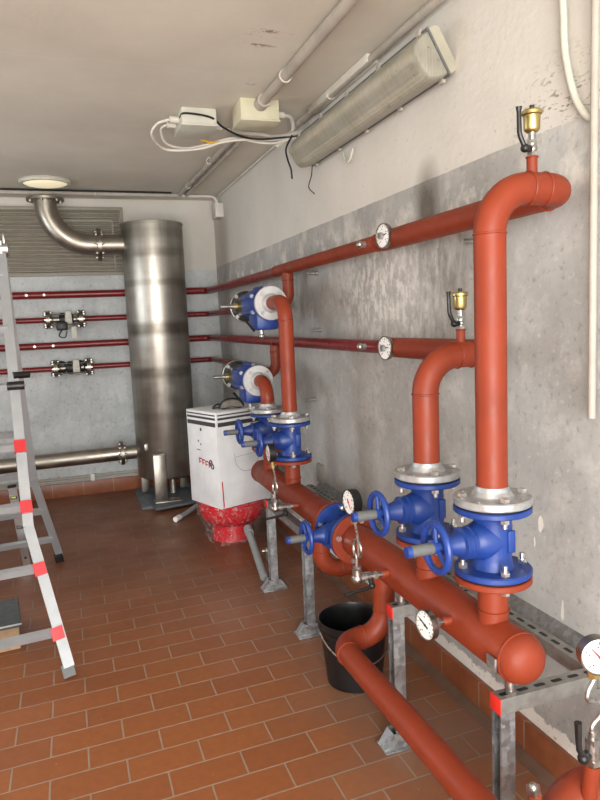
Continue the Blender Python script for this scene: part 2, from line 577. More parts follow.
def copy_tree(o, parent=None):
    c = o.copy(); COL.objects.link(c)
    if parent is not None: c.parent = parent
    for ch in [x for x in bpy.data.objects if x.parent == o]:
        copy_tree(ch, c)
    return c

def struct(name, mb, mat):
    o = link(name, mb, mat); o['kind'] = 'structure'
    return o

# ------------------------------------------------------------------ the room
XW, YB, HC = 1.47, 6.72, 2.81
XL, YR = -2.3, -1.7
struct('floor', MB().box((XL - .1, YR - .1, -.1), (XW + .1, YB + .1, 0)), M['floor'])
struct('ceiling', MB().box((XL - .1, YR - .1, HC), (XW + .1, YB + .1, HC + .1)), M['ceil'])
struct('wall_right', MB().box((XW, YR, 0), (XW + .1, YB, HC)), M['wr'])
struct('wall_back', MB().box((XL, YB, 0), (XW, YB + .1, HC)), M['wb'])
wl_ = MB()
wl_.box((XL - .1, YR, 0), (XL, 3.7, HC)); wl_.box((XL - .1, 5.3, 0), (XL, YB, HC)); wl_.box((XL - .1, 3.7, 0), (XL, 5.3, 1.15)); wl_.box((XL - .1, 3.7, 2.25), (XL, 5.3, HC))  # opening left for the added, unseen window
struct('wall_left', wl_, M['wl'])
wf_ = MB()
wf_.box((XL - .08, 3.7, 1.15), (XL - .03, 3.75, 2.25)); wf_.box((XL - .08, 5.25, 1.15), (XL - .03, 5.3, 2.25)); wf_.box((XL - .08, 4.475, 1.15), (XL - .03, 4.525, 2.25))
wf_.box((XL - .08, 3.7, 1.15), (XL - .03, 5.3, 1.2)); wf_.box((XL - .08, 3.7, 2.2), (XL - .03, 5.3, 2.25))
struct('added_window_1', wf_, M['conduit'])  # unseen window, added so that light reaches the far end
rear = MB()
rear.box((XL, YR - .1, 0), (-1.9, YR, HC)); rear.box((1.0, YR - .1, 0), (XW, YR, HC)); rear.box((-1.9, YR - .1, 2.4), (1.0, YR, HC))
struct('wall_rear', rear, M['wl'])
fr = MB()
fr.box((-1.9, YR - .12, 0), (-1.84, YR + .02, 2.4)); fr.box((.94, YR - .12, 0), (1.0, YR + .02, 2.4)); fr.box((-1.9, YR - .12, 2.34), (1.0, YR + .02, 2.4))
struct('door_1', fr, M['conduit'])
sk = MB(); sk.box((XW - .022, YR, 0), (XW, YB - .016, .127), .002)
struct('baseboard_right', sk, M['skirt'])
struct('trim_1', MB().prism([(0, 0), (-.045, 0), (0, .016)], (0, YB - YR - .02, 0), org=(XW - .0225, YR, 0.0005)), M['fillet'])
struct('baseboard_back', MB().box((XL, YB - .016, 0), (XW - .022, YB, .135), .002), M['skirt'])
ss = MB()
for q in [(XL, .6), (1.2, XW)]: pass
# thin cable trunk above the back skirting
tr = thing('skirting_conduit', 'thin grey cable conduit running above the back skirting tiles', 'conduit', (-.6, YB - .02, .155))
part('channel', MB().box((XL + .02, YB - .03, .150), (.72, YB, .172), .003).cyl((XL + .02, YB - .02, .19), (.72, YB - .02, .19), .007, seg=10), M['conduit'], tr)
part('clip', MB().box((.105, YB - .045, .135), (.145, YB, .205), .004), M['white'], tr, label='white clip')

# ------------------------------------------------------------------ louver on the back wall
lv = thing('louver_vent', 'wide dirty beige louvered vent grille high on the back wall', 'vent', (-.7, YB, 2.13))
f = MB()
f.box((-2.0, YB - .035, 2.70), (.59, YB, 2.73), .004); f.box((-2.0, YB - .035, 2.10), (.59, YB, 2.13), .004)
f.box((.56, YB - .035, 2.13), (.59, YB, 2.70), .004); f.box((-2.0, YB - .035, 2.13), (-1.97, YB, 2.70), .004)
part('frame', f, M['louver'], lv)
f = MB()
n = 15
for i in range(n):
    z = 2.135 + i * (.565 / n)
    f.prism([(-.004, 0), (-.03, .006), (-.03, .012), (-.004, .036)], (2.52, 0, 0), org=(-1.965, YB, z), u=(0, 1, 0))
part('slats', f, M['louver'], lv)
f = MB()
f.box((-.2, YB - .04, 2.60), (.49, YB - .03, 2.612)); f.box((.48, YB - .04, 2.15), (.492, YB - .03, 2.6))
part('inner_rim', f, M['louver'], lv)

# ------------------------------------------------------------------ gauges, vents, valves
def gauge_parts(root, c, rad, face, case_mat, depth=.035, ang=.6, needle='ink'):
    """dial of radius rad with its face normal 'face' (room coordinates), centre of the face c"""
    c = V(c); face = V(face).normalized()
    u = V((0, 0, 1)); u = (u - face * u.dot(face)).normalized(); w = u.cross(face)   # u up, w sideways
    case = MB().lathe([(0, -depth), (rad * .9, -depth), (rad * .97, -depth * .9), (rad, -.004), (rad, .003), (rad * .93, .004), (rad * .9, -.001), (0, -.001)], c, face, 32)
    cs = part('case', case, case_mat, root)
    part('dial_face', MB().lathe([(rad * .9, -.0008), (rad * .9, .0006), (0, .0006)], c, face, 32), M['dial'], cs)
    tk = MB()
    for i in range(13):
        a = R(225 - i * 270 / 12)
        d = w * math.cos(a) + u * math.sin(a); e = face.cross(d)
        l0 = .66 if i % 3 == 0 else .74
        tk.prism([(rad * l0, -rad * .026), (rad * .84, -rad * .026), (rad * .84, rad * .026), (rad * l0, rad * .026)], face * .0004, org=c + face * .0007, u=d, v=e)
    for i in range(5):
        a = R(225 - i * 270 / 4 + 8)
        d = w * math.cos(a) + u * math.sin(a); e = face.cross(d)
        tk.prism([(rad * .5, -rad * .05), (rad * .58, -rad * .05), (rad * .58, rad * .05), (rad * .5, rad * .05)], face * .0004, org=c + face * .0007, u=d, v=e)
    part('scale_marks', tk, M['ink'], cs)
    d = w * math.cos(ang) + u * math.sin(ang); e = face.cross(d)
    part('needle', MB().prism([(-rad * .3, -rad * .07), (rad * .62, -rad * .03), (rad * .62, rad * .03), (-rad * .3, rad * .07)], face * .001, org=c + face * .0018, u=d, v=e).cyl(c + face * .001, c + face * .004, rad * .08, seg=12), M[needle], cs, label='red needle' if needle == 'redink' else None)
    return cs

def hex_bolt(mb, p0, p1, r):
    mb.hexa(p0, p1, r)

def build_valve():
    """gate valve, pipe axis local Z, bonnet and wheel to local -X"""
    root = thing('gate_valve', '', 'valve', (0, 0, 0))
    b = MB()
    b.lathe([(0, -.085), (.062, -.085), (.056, -.07), (.053, -.05), (.055, -.02), (.055, .02), (.053, .05), (.056, .068), (.062, .085), (0, .085)], seg=36)
    b.box((-.05, -.038, -.062), (.05, .038, .062), .02)
    b.lathe([(0, .0), (.056, .0), (.056, .048), (.05, .062), (.046, .075), (0, .075)], (0, 0, 0), (-1, 0, 0), 32)
    part('body', b, M['blue'], root, False)
    # embossed plate on the side of the body
    part('cast_mark', MB().box((.012, -.0585, -.03), (.036, -.05, .034), .003), M['blue'], root, False)
    for z0, z1 in ((.0815, .0985), (-.099, -.081)):
        part('flange', MB().lathe([(0, z0), (.106, z0), (.109, z0 + .003), (.109, z1 - .003), (.106, z1), (0, z1)], seg=48), M['blue'], root, False)
    part('gasket', MB().lathe([(0, .0985), (.098, .0985), (.098, .1045), (0, .1045)], seg=40), M['rubber'], root, False)
    part('gasket', MB().lathe([(0, -.099), (.098, -.099), (.098, -.1045), (0, -.1045)], seg=40), M['rubber'], root, False)
    bn = MB()
    bn.lathe([(0, .07), (.047, .07), (.047, .082), (.043, .085), (.043, .096), (.046, .099), (.046, .107), (.036, .112), (.030, .13), (.026, .15), (.025, .172), (0, .172)], (0, 0, 0), (-1, 0, 0), 28)
    part('bonnet', bn, M['blue'], root, False)
    w = MB()
    w.torus((-.183, 0, 0), (1, 0, 0), .066, .0102, 36, 10)
    w.lathe([(0, -.012), (.018, -.012), (.018, .012), (0, .012)], (-.183, 0, 0), (1, 0, 0), 16)
    for k in range(3):
        a = R(90 + 120 * k)
        w.sweep([(-.183, .012 * math.cos(a), .012 * math.sin(a)), (-.186, .066 * math.cos(a), .066 * math.sin(a))], .0075, 8)
    part('handwheel', w, M['blued'], root, False)
    st = MB().cyl((-.165, 0, 0), (-.262, 0, 0), .0165, seg=20)
    s = part('stem_sleeve', st, M['gsleeve'], root, False, 'grey plastic stem sleeve')
    part('end_plug', MB().cyl((-.262, 0, 0), (-.276, 0, 0), .0168, .0155, 20), M['blued'], s, False, 'blue plug')
    for k in range(4):
        a = R(-103 + 90 * k)
        x, y = .088 * math.cos(a), .088 * math.sin(a)
        # upper: head above the counter flange, nut under the blue one
        bo = MB().hexa((x, y, .128), (x, y, .139), .0135).cyl((x, y, .055), (x, y, .13), .007, seg=10).hexa((x, y, .068), (x, y, .0805), .0125)
        part('bolt', bo, M['bright'], root, False)
        bo = MB().hexa((x, y, -.0805), (x, y, -.068), .0135).cyl((x, y, -.136), (x, y, -.05), .007, seg=10).hexa((x, y, -.134), (x, y, -.122), .0125)
        part('bolt', bo, M['bright'], root, False)
    return root

YI = 2.675
VALVES = [
    ((1.10, 1.575, .958), (0, 0, 0), 'nearest blue gate valve under the tallest orange riser pipe, at the manifold front end'),
    ((1.10, 1.94, .958), (0, 0, 0), 'blue gate valve under the shorter orange riser with the low brass air vent'),
    ((1.10, 3.40, .958), (0, 0, 0), 'nearer blue gate valve of the far pair, under the tall slim riser'),
    ((1.10, 3.82, .958), (0, 0, 0), 'farthest blue gate valve, half hidden behind its twin beside the white box'),
    ((1.10, YI, .655), (PI / 2, 0, 0), 'blue gate valve lying in line between the two horizontal manifold pipes'),
]
proto = build_valve()
for i, (loc, rot, lab) in enumerate(VALVES):
    v = proto if i == 0 else copy_tree(proto)
    v.location = loc; v.rotation_euler = rot
    tag(v, lab, 'valve', 'blue gate valves on the manifold')

def weld_flange(z):
    """galvanised weld-neck flange sitting at height z, local to the riser"""
    m = MB()
    m.lathe([(0, z), (.107, z), (.109, z + .003), (.109, z + .019), (.106, z + .022), (.062, z + .022), (.0575, z + .025), (.050, z + .038), (.0465, z + .05), (0, z + .05)], seg=48)
    return m

def flange_dots(parent, loc, z, n=4, off=-58):
    m = MB()
    for k in range(n):
        a = R(off + 90 * k)
        m.cyl(V(loc) + V((.088 * math.cos(a), .088 * math.sin(a), z - .001)), V(loc) + V((.088 * math.cos(a), .088 * math.sin(a), z + .0015)), .0065, seg=12)
    return m

# ------------------------------------------------------------------ near and far manifold
def stub(mb, x, y, z0, z1, r):
    mb.lathe([(0, z0), (r, z0), (r, z1), (0, z1)], (x, y, 0), seg=28)
    mb.torus((x, y, z0 + .062), (0, 0, 1), r + .001, .004, 28, 6)

ZM = .655; RM = .070
def manifold(y0, y1, name, label, stubs, caps, bosses, end_flanges):
    root = thing(name, label, 'manifold', (1.10, (y0 + y1) / 2, ZM - RM), group='orange manifold pipes')
    m = MB()
    prof = []
    if caps[0]:
        prof += [(0, 0), (.03, .003), (.05, .013), (.063, .028), (RM, .05)]
    else:
        prof += [(0, 0), (RM, 0)]
    L = y1 - y0
    if caps[1]:
        prof += [(RM, L - .05), (.063, L - .028), (.05, L - .012), (.03, L - .003), (0, L)]
    else:
        prof += [(RM, L), (0, L)]
    m.lathe(prof, (1.10, y0, ZM), (0, 1, 0), 40)
    if caps[0]: m.torus((1.10, y0 + .055, ZM), (0, 1, 0), RM, .0035, 40, 6)
    if caps[1]: m.torus((1.10, y1 - .055, ZM), (0, 1, 0), RM, .0035, 40, 6)
    part('barrel', m, M['orange'], root)
    for y in stubs:
        s = MB(); stub(s, 1.10, y, ZM + .03, .840, .043)
        so = part('stub', s, M['orange'], root)
        part('flange', MB().lathe([(0, .8355), (.106, .8355), (.109, .8385), (.109, .8505), (.106, .8535), (0, .8535)], (1.10, y, 0), seg=48), M['orange'], so)
    for (y, s) in end_flanges:
        part('flange', MB().lathe([(0, 0), (.106, 0), (.109, .003), (.109, .015), (.106, .018), (0, .018)], (1.10, y, ZM), (0, s, 0), 48), M['orange'], root)
    for (y, r) in bosses:
        part('boss', MB().lathe([(0, 0), (r, 0), (r, .026), (r * .9, .029), (0, .029)], (1.10 - RM + .006, y, ZM + .017), (-1, 0, 0), 20), M['orange'], root)
    return root

# inline valve faces: 2.77 -/+ .1045
man_near = manifold(1.398, YI - .1045 - .0005, 'manifold', 'nearer thick orange manifold pipe with a domed end cap at the frame corner', [1.575, 1.94], (True, False), [(1.70, .014), (2.12, .014)], [(YI - .105, -1)])
part('tag_plate', MB().box((1.018, 1.452, .632), (1.026, 1.492, .668), .002), M['galv'], man_near, label='small silver name plate')
man_far = manifold(YI + .1045 + .0005, 4.08, 'manifold', 'farther thick orange manifold pipe behind the in-line blue valve beside the white box', [3.40, 3.82], (False, True), [(3.12, .014)], [(YI + .105, 1)])

# drain bend under the far manifold, turning to the wall
b = MB().sweep(fillet([(1.10, 3.0, ZM - .05), (1.10, 3.0, .36), (1.40, 3.0, .36), (1.40, 2.0, .36)], [.10, .06], 12), .043, 24)
b.torus((1.10, 3.0, .462), (0, 0, 1), .043, .0032, 28, 6); b.torus((1.202, 3.0, .36), (1, 0, 0), .043, .0032, 28, 6)
solo('drain_bend', b, M['orange'], 'orange pipe bending from under the far manifold towards the wall, behind the in-line valve', 'pipe')

# drain line running along the floor
b = MB().sweep(fillet([(1.10, 2.30, ZM - .05), (1.10, 2.30, .35), (.90, 2.30, .35), (.90, .45, .35)], .099, 12), .043, 26)
for c, ax in (((1.10, 2.30, .449), (0, 0, 1)), ((1.0, 2.30, .35), (1, 0, 0)), ((.90, 2.201, .35), (0, 1, 0))):
    b.torus(c, ax, .043, .0035, 28, 6)
solo('drain_pipe', b, M['orange'], 'long orange pipe running low past the bucket from under the near manifold', 'pipe')

# ------------------------------------------------------------------ riser pipes
ZT = 1.930; ZL = 1.461; XP = 1.360
def riser(y, ztop, label, yend):
    root = thing('riser_pipe', label, 'pipe', (1.10, y, 1.0625), group='big orange riser pipes')
    m = MB()
    m.sweep(fillet([(1.10, y, 1.105), (1.10, y, ztop), (XP, y, ztop), (XP, yend, ztop)], [.122, .085], 14), .0435, 32)
    m.torus((1.10, y, ztop - .122), (0, 0, 1), .0437, .0032, 36, 6)
    m.torus((1.222, y, ztop), (1, 0, 0), .0437, .0036, 36, 6)
    m.torus((XP - .085, y, ztop), (1, 0, 0), .0437, .0032, 36, 6)
    m.torus((XP, y + .085, ztop), (0, 1, 0), .0437, .0032, 36, 6)
    part('pipe', m, M['orange'], root)
    f = part('weld_neck_flange', weld_flange(1.0625), M['silverp'], root, True, 'silver weld-neck flange', sharp=12)
    f.parent = root
    return root

for r_, in ():
    pass
riser1 = riser(1.575, ZT, 'tallest orange riser pipe bending to the wall below the high brass air vent', 2.74)
riser2 = riser(1.94, ZL, 'shorter orange riser pipe bending behind the tallest riser to the lower wall pipe', 2.74)
# shift flanges: they were modelled on the axis x=y=0
for rr, y in ((riser1, 1.575), (riser2, 1.94)):
    for ch in rr.children:
        if ch.name.startswith('weld_neck'):
            ch.data.transform(Matrix.Translation((1.10, y, 0)))
    part('bolt_hole_rim', flange_dots(None, (1.10, y, 0), 1.0845), M['zinc'], rr)
    st = MB().cyl((1.238, y, (ZT if y < 1.7 else ZL) + .035), (1.238, y, (ZT if y < 1.7 else ZL) + .085), .0145, seg=18)
    st.torus((1.238, y, (ZT if y < 1.7 else ZL) + .083), (0, 0, 1), .0145, .003, 18, 6)
    part('vent_stub', st, M['orange'], rr)

def air_vent(x, y, z, label):
    root = thing('air_vent', label, 'air vent', (x, y, z), group='brass air vents')
    root.scale = (.79, .79, .76)
    vb = MB().hexa((0, 0, .0), (0, 0, .014), .0185).cyl((0, 0, .012), (0, 0, .048), .0155, seg=20).ball((0, 0, .026), .019).hexa((0, 0, .044), (0, 0, .056), .0175)
    part('ball_valve', vb, M['zinc'], root, False)
    lv_ = MB()
    lv_.cyl((-.012, -.006, .024), (-.040, -.012, .024), .0115, seg=14)
    lv_.ball((-.038, -.012, .024), .0155)
    lv_.sweep([(-.038, -.012, .026), (-.058, -.014, .062), (-.062, -.014, .078), (-.064, -.014, .15)], [.008, .0085, .0085, .0075], 10)
    lv_.sweep([(-.064, -.014, .145), (-.064, -.014, .163)], [.0075, .011], 10)
    part('lever', lv_, M['black'], root, False, 'black lever')
    nk = part('neck', MB().cyl((0, 0, .055), (0, 0, .084), .0125, seg=18), M['zinc'], root, False)
    fb = MB().lathe([(0, .082), (.016, .082), (.024, .088), (.027, .094), (.0285, .14), (.0345, .144), (.0345, .154), (.030, .160), (0, .163)], seg=28)
    o = part('float_chamber', fb, M['brass'], root, False, 'brass float chamber')
    part('cap', MB().cyl((.0, .0, .160), (.0, .0, .176), .0085, seg=14), M['black'], o, False, 'black cap')
    return root
air_vent(1.238, 1.575, ZT + .0855, 'upper brass automatic air vent with black lever on the tallest riser')
air_vent(1.238, 1.94, ZL + .0855, 'lower brass automatic air vent with black lever on the shorter riser')

# slim risers of the far pair with their bends into the blue mixing valves
def slim(y, ztop, yend, label):
    root = thing('riser_pipe', label, 'pipe', (1.10, y, 1.0625), group='slim risers to the mixing valves')
    m = MB().sweep(fillet([(1.10, y, 1.105), (1.10, y, ztop), (1.10, yend, ztop)], .10, 12), .040, 26)
    m.torus((1.10, y, ztop - .1), (0, 0, 1), .040, .003, 28, 6)
    part('pipe', m, M['orange'], root)
    o = part('weld_neck_flange', weld_flange(1.0625), M['silverp'], root, True, 'silver weld-neck flange', sharp=12)
    o.data.transform(Matrix.Translation((1.10, y, 0)))
    fl = MB().lathe([(0, 0), (.042, 0), (.05, .02), (.056, .03), (.093, .03), (.096, .033), (.096, .049), (.093, .052), (0, .052)], (1.10, yend - .002, ztop), (0, 1, 0), 44)
    o = part('end_flange', fl, M['whiteflange'], root, True, 'pale aluminium flange')
    bb = 0
    for k in range(4):
        a = R(45 + 90 * k)
        c = V((1.10 + .074 * math.cos(a), yend + .028, ztop + .074 * math.sin(a)))
        part('bolt', MB().hexa(c + V((0, -.010, 0)), c + V((0, .004, 0)), .013), M['zinc'], root)
    return root
slim(3.40, 1.700, 3.62, 'tall slim orange riser bending into the upper blue mixing valve')
slim(3.82, 1.235, 3.97, 'short orange elbow riser bending into the lower blue mixing valve')

def mixing_valve(y, z, label):
    """cast body, flange face at y (towards viewer), dark cover plate at the far end"""
    root = thing('mixing_valve', label, 'mixing valve', (1.10, y, z), group='blue mixing valves')
    b = MB()
    b.lathe([(0, .0), (.094, .0), (.094, .02), (.070, .03), (.070, .06), (.086, .09), (.092, .12), (.092, .30), (.084, .33), (0, .33)], (0, 0, 0), (0, 1, 0), 40)
    b.box((-.07, .05, -.15), (.07, .24, -.03), .022)
    b.lathe([(0, 0), (.05, 0), (.045, .12), (0, .12)], (0, .445, 0), (1, 0, 0), 24)
    part('body', b, M['blue'], root, False)
    d = MB().lathe([(0, .325), (.078, .325), (.078, .53), (.096, .54), (.1, .545), (.1, .585), (.096, .59), (0, .59)], (0, 0, 0), (0, 1, 0), 40)
    dp = part('cover_plate', d, M['darkgreen'], root, False, 'dark olive round cover')
    part('rim', MB().torus((0, .545, 0), (0, 1, 0), .1, .0045, 40, 8), M['zinc'], dp, False)
    for k in range(4):
        a = R(45 + 90 * k)
        p = V((.09 * math.cos(a), .535, .09 * math.sin(a)))
        part('cover_bolt', MB().hexa(p + V((0, -.012, 0)), p + V((0, .012, 0)), .013), M['zinc'], dp, False)
    for k in range(6):
        a = R(30 + 60 * k)
        p = V((.092 * math.cos(a), .10, .092 * math.sin(a)))
        part('lug', MB().cyl(p + V((0, .0, 0)), p + V((0, .2, 0)), .015, seg=14), M['blue'], root, False)
        part('bolt', MB().hexa(p + V((0, -.010, 0)), p + V((0, .004, 0)), .012), M['zinc'], root, False)
    sh = MB().cyl((-.07, .46, .0), (-.115, .46, .0), .016, seg=14).cyl((-.11, .46, 0), (-.185, .46, 0), .0125, seg=14)
    part('shaft', sh, M['zinc'], root, False)
    part('shaft_bush', MB().cyl((-.078, .46, 0), (-.098, .46, 0), .022, seg=16), M['brass'], root, False, 'brass bush')
    part('lever', MB().sweep([(-.068, .12, -.155), (-.135, .10, -.075)], .0075, 8), M['black'], root, False, 'black lever')
    dr = MB().cyl((-.03, .10, -.145), (-.03, .10, -.185), .012, seg=12).ball((-.03, .10, -.185), .017)
    part('drain_cock', dr, M['zinc'], root, False)
    return root
mixing_valve(3.6705, 1.700, 'upper blue mixing valve with pale flange and dark cover, high beside the wall')
mixing_valve(4.0205, 1.235, 'lower blue mixing valve with pale flange and dark cover, just above the white box')

# ------------------------------------------------------------------ wall pipes
def branch(root, y, ztop, z1):
    m = MB().sweep(fillet([(XP, y, ztop), (XP, y, z1), (1.21, y, z1)], .07, 10), .036, 20)
    m.torus((XP, y, ztop - .045), (0, 0, 1), .037, .004, 24, 6)
    part('branch', m, M['orange'], root, True, 'orange branch dropping to the mixing valve')
YP = 6.63
def wall_pipe(z, ystart, r, label, plugs, orange_to=None, y_sp=None):
    root = thing('heating_pipe', label, 'pipe', (XP, ystart, z), group='crimson pipes along the walls')
    m = MB().sweep(fillet([(XP, ystart, z), (XP, YP, z), (XL + .02, YP, z)], .075, 10), r, 20)
    part('pipe', m, M['crimson'], root)
    for x in plugs:
        part('plug', MB().cyl((x, YP - r + .004, z), (x, YP - r - .010, z), .013, seg=12), M['dull'], root)
    for x in (-1.4, .62):
        cl = MB().torus((x, YP, z), (1, 0, 0), r + .003, .004, 20, 6).cyl((x, YP + r, z), (x, YB, z), .006, seg=8)
        part('clamp', cl, M['galv'], root)
    return root
wp1 = wall_pipe(1.925, 4.36, .033, 'uppermost of the four crimson wall pipes, on the back wall and round the corner', (-.32, -.17))
wp3 = wall_pipe(1.460, 2.742, .031, 'third crimson wall pipe from the top, running on to the lower wall thermometer', (-.29, -.13))
# orange continuation of the upper wall pipe past the thermometer
wpo = thing('heating_pipe', 'orange stretch of the upper wall pipe from its thermometer to the upper mixing valve', 'pipe', (XP, 3.5, ZT))
m = MB().sweep([(XP, 2.742, ZT), (XP, 4.358, ZT)], .036, 22)
m.torus((XP, 2.80, ZT), (0, 1, 0), .037, .003, 24, 6)
part('pipe', m, M['orange'], wpo)
branch(wpo, 4.12, ZT - .03, 1.70)
branch(wp3, 4.47, ZL - .03, 1.235)

def short_wall_pipe(z, label, xl, xr, yend):
    root = thing('heating_pipe', label, 'pipe', (XP, yend, z), group='crimson pipes along the walls')
    m = MB()
    m.sweep(fillet([(1.20, yend, z), (XP, yend, z), (XP, YP, z), (xr, YP, z)], [.06, .075], 10), .025, 18)
    m.sweep([(xl, YP, z), (XL + .02, YP, z)], .025, 18)
    part('pipe', m, M['crimson'], root)
    return root
short_wall_pipe(1.697, 'second crimson wall pipe from the top, with the upper strainer in it', -.172, .153, 4.32)
short_wall_pipe(1.245, 'lowest crimson wall pipe on the back wall, with the lower strainer in it', -.142, .188, 4.67)

def bolted_pair(mb_f, c, ax, rad, t):
    c = V(c); ax = V(ax)
    mb_f.lathe([(0, -t), (rad, -t), (rad, -t * .15), (rad * .9, -t * .15), (rad * .9, t * .15), (rad, t * .15), (rad, t), (0, t)], c, ax, 28)
    q = V((0, 0, 1)).rotation_difference(ax.normalized())
    for k in range(8):
        a = 2 * PI * k / 8
        p = c + q @ V((rad * .78 * math.cos(a), rad * .78 * math.sin(a), 0))
        mb_f.hexa(p - ax * (t + .014), p - ax * t, .013); mb_f.hexa(p + ax * t, p + ax * (t + .014), .013)
        mb_f.cyl(p - ax * (t + .026), p + ax * (t + .026), .006, seg=8)

def strainer(x0, x1, z, label, hang):
    root = thing('flanged_meter', label, 'pipe fitting', ((x0 + x1) / 2, YP, z), group='flanged fittings on the back wall pipes')
    for x in (x0 + .03, x1 - .03):
        f_ = MB(); bolted_pair(f_, (x, YP, z), (1, 0, 0), .082, .018)
        part('flange_pair', f_, M['dull'], root)
    L = x1 - x0
    part('tube', MB().cyl((x0 + .02, YP, z), (x1 - .02, YP, z), .027, seg=18), M['steel'], root)
    a, b_ = x0 + L * .36, x1 - L * .28
    part('body', MB().lathe([(0, 0), (.05, .0), (.062, .02), (.062, b_ - a - .02), (.05, b_ - a), (0, b_ - a)], (a, YP, z), (1, 0, 0), 26), M['black'], root, True, 'black body')
    m_ = (a + b_) / 2 + .02
    part('band', MB().lathe([(.064, 0), (.069, .004), (.069, .058), (.064, .062)], (m_ - .03, YP, z), (1, 0, 0), 26).box((m_ - .025, YP - .085, z + .01), (m_ + .028, YP - .04, z + .075), .006), M['jbox'], root, True, 'pale grey band')
    rods = MB()
    for dy, dz in ((-.06, .045), (-.06, -.045)):
        rods.cyl((x0 + .03, YP + dy, z + dz), (x1 - .03, YP + dy, z + dz), .0065, seg=8)
    part('tie_rods', rods, M['dull'], root)
    if hang:
        part('housing', MB().box((a - .03, YP - .075, z - .10), (a + .07, YP + .03, z - .02), .012), M['black'], root, True, 'black lower housing')
        part('cable_loop', MB().sweep(spline([(a + .02, YP - .05, z - .09), (a - .01, YP - .06, z - .15), (a + .04, YP - .06, z - .165), (a + .06, YP - .05, z - .11)]), .006, 8), M['black'], root)
        part('tag', MB().box((a + .10, YP - .062, z - .18), (a + .145, YP - .060, z - .07)), M['jbox'], root, True, 'pale hanging tag')
    else:
        b2 = MB()
        for dx in (-.045, .12):
            b2.torus((a + dx, YP - .02, z + .01), (0, 1, 0), .045, .014, 20, 8)
        part('coupling_ring', b2, M['rubber'], root)
    return root
strainer(-.185, .165, 1.697, 'upper flanged steel fitting with black body on the second back wall pipe', True)
strainer(-.155, .200, 1.245, 'lower flanged steel fitting with black body on the lowest back wall pipe', False)

# thermometers on the wall pipes and on the manifold
def thermometer(c, xpipe, rad, label, ang, cm='dull'):
    c = V(c)
    root = thing('thermometer', label, 'thermometer', (c.x, c.y, c.z), group='dial thermometers')
    gauge_parts(root, c, rad, (-1, -.12, 0), M[cm], .018, ang)
    part('stem', MB().cyl((c.x + .018, c.y, c.z), (xpipe, c.y, c.z), .0085, seg=12).hexa((xpipe - .03, c.y, c.z), (xpipe - .014, c.y, c.z), .015), M['zinc'], root)
thermometer((1.305, 2.635, ZT + .010), XP - .044, .053, 'dial thermometer on the upper wall pipe', .2)
thermometer((1.305, 2.645, ZL), XP - .044, .053, 'dial thermometer on the lower wall pipe', .1)
thermometer((.948, 1.70, ZM + .017), 1.10 - RM - .022, .047, 'dial thermometer low on the near manifold beside the mid frame leg', 2.7)
for z, y in ((ZT, 2.78), (ZL, 2.80)):
    pass
m = MB().cyl((XP - .034, 2.86, ZT), (XP - .062, 2.86, ZT), .014, seg=14).ball((XP - .062, 2.86, ZT), .017)
solo('probe_plug', m, M['zinc'], 'small steel plug on the upper wall pipe beside its thermometer', 'plug', (XP - .05, 2.86, ZT), 'steel plugs beside the thermometers')
m = MB().cyl((XP - .030, 2.90, ZL), (XP - .058, 2.90, ZL), .014, seg=14).ball((XP - .058, 2.90, ZL), .017)
solo('probe_plug', m, M['zinc'], 'small steel plug on the lower wall pipe beside its thermometer', 'plug', (XP - .05, 2.90, ZL), 'steel plugs beside the thermometers')

def pressure_set(y, label, needle_ang, fy):
    z = ZM + .017; x0 = 1.10 - RM - .021
    root = thing('pressure_gauge', label, 'pressure gauge', (.905, y, z), group='pressure gauges on the manifold')
    bv = MB().cyl((x0 - .0005, y, z), (x0 - .03, y, z), .011, seg=14).hexa((x0 - .022, y, z), (x0 - .036, y, z), .016).cyl((x0 - .03, y, z), (x0 - .075, y, z), .0135, seg=16).hexa((x0 - .066, y, z), (x0 - .084, y, z), .017)
    part('ball_valve', bv, M['zinc'], root)
    lev = MB().cyl((x0 - .05, y, z), (x0 - .05, y - .02, z - .028), .009, seg=10).ball((x0 - .05, y - .02, z - .028), .012).sweep([(x0 - .05, y - .02, z - .03), (x0 - .075, y - .022, z - .034), (x0 - .16, y - .03, z - .04)], [.006, .007, .0065], 8)
    part('lever', lev, M['black'], root, True, 'black lever')
    xe = x0 - .098
    part('elbow_fitting', MB().ball((xe, y, z), .021).cyl((xe, y, z), (xe, y, z + .034), .0175, seg=16).cyl((xe, y, z), (xe + .024, y, z), .017, seg=16).hexa((xe, y, z + .03), (xe, y, z + .046), .016), M['zinc'], root)
    # siphon with one coil
    pts = [(xe, y, z + .04), (xe, y, z + .085)]
    for k in range(1, 17):
        a = -PI / 2 + 2 * PI * k / 16
        pts.append((xe - .002 + .012 * (k / 16.), y + .026 * math.cos(a), z + .112 + .030 * math.sin(a) + .0 * k))
    pts += [(xe + .006, y, z + .16), (xe - .004, y, z + .215)]
    part('siphon', MB().sweep(spline(pts, 3), .0052, 10), M['zinc'], root)
    part('socket', MB().hexa((xe - .004, y, z + .205), (xe - .004, y, z + .222), .0125).cyl((xe - .004, y, z + .22), (xe - .004, y, z + .245), .007, seg=10), M['brass'], root)
    gauge_parts(root, (xe - .022, y, z + .283), .046, (-1, fy, 0), M['black'], .032, needle_ang, 'redink')
pressure_set(2.12, 'pressure gauge with a coiled siphon standing beside the in-line valve on the near manifold', -1.0, -.1)
pressure_set(3.12, 'farther pressure gauge with a coiled siphon in front of the white box', -1.2, .03)

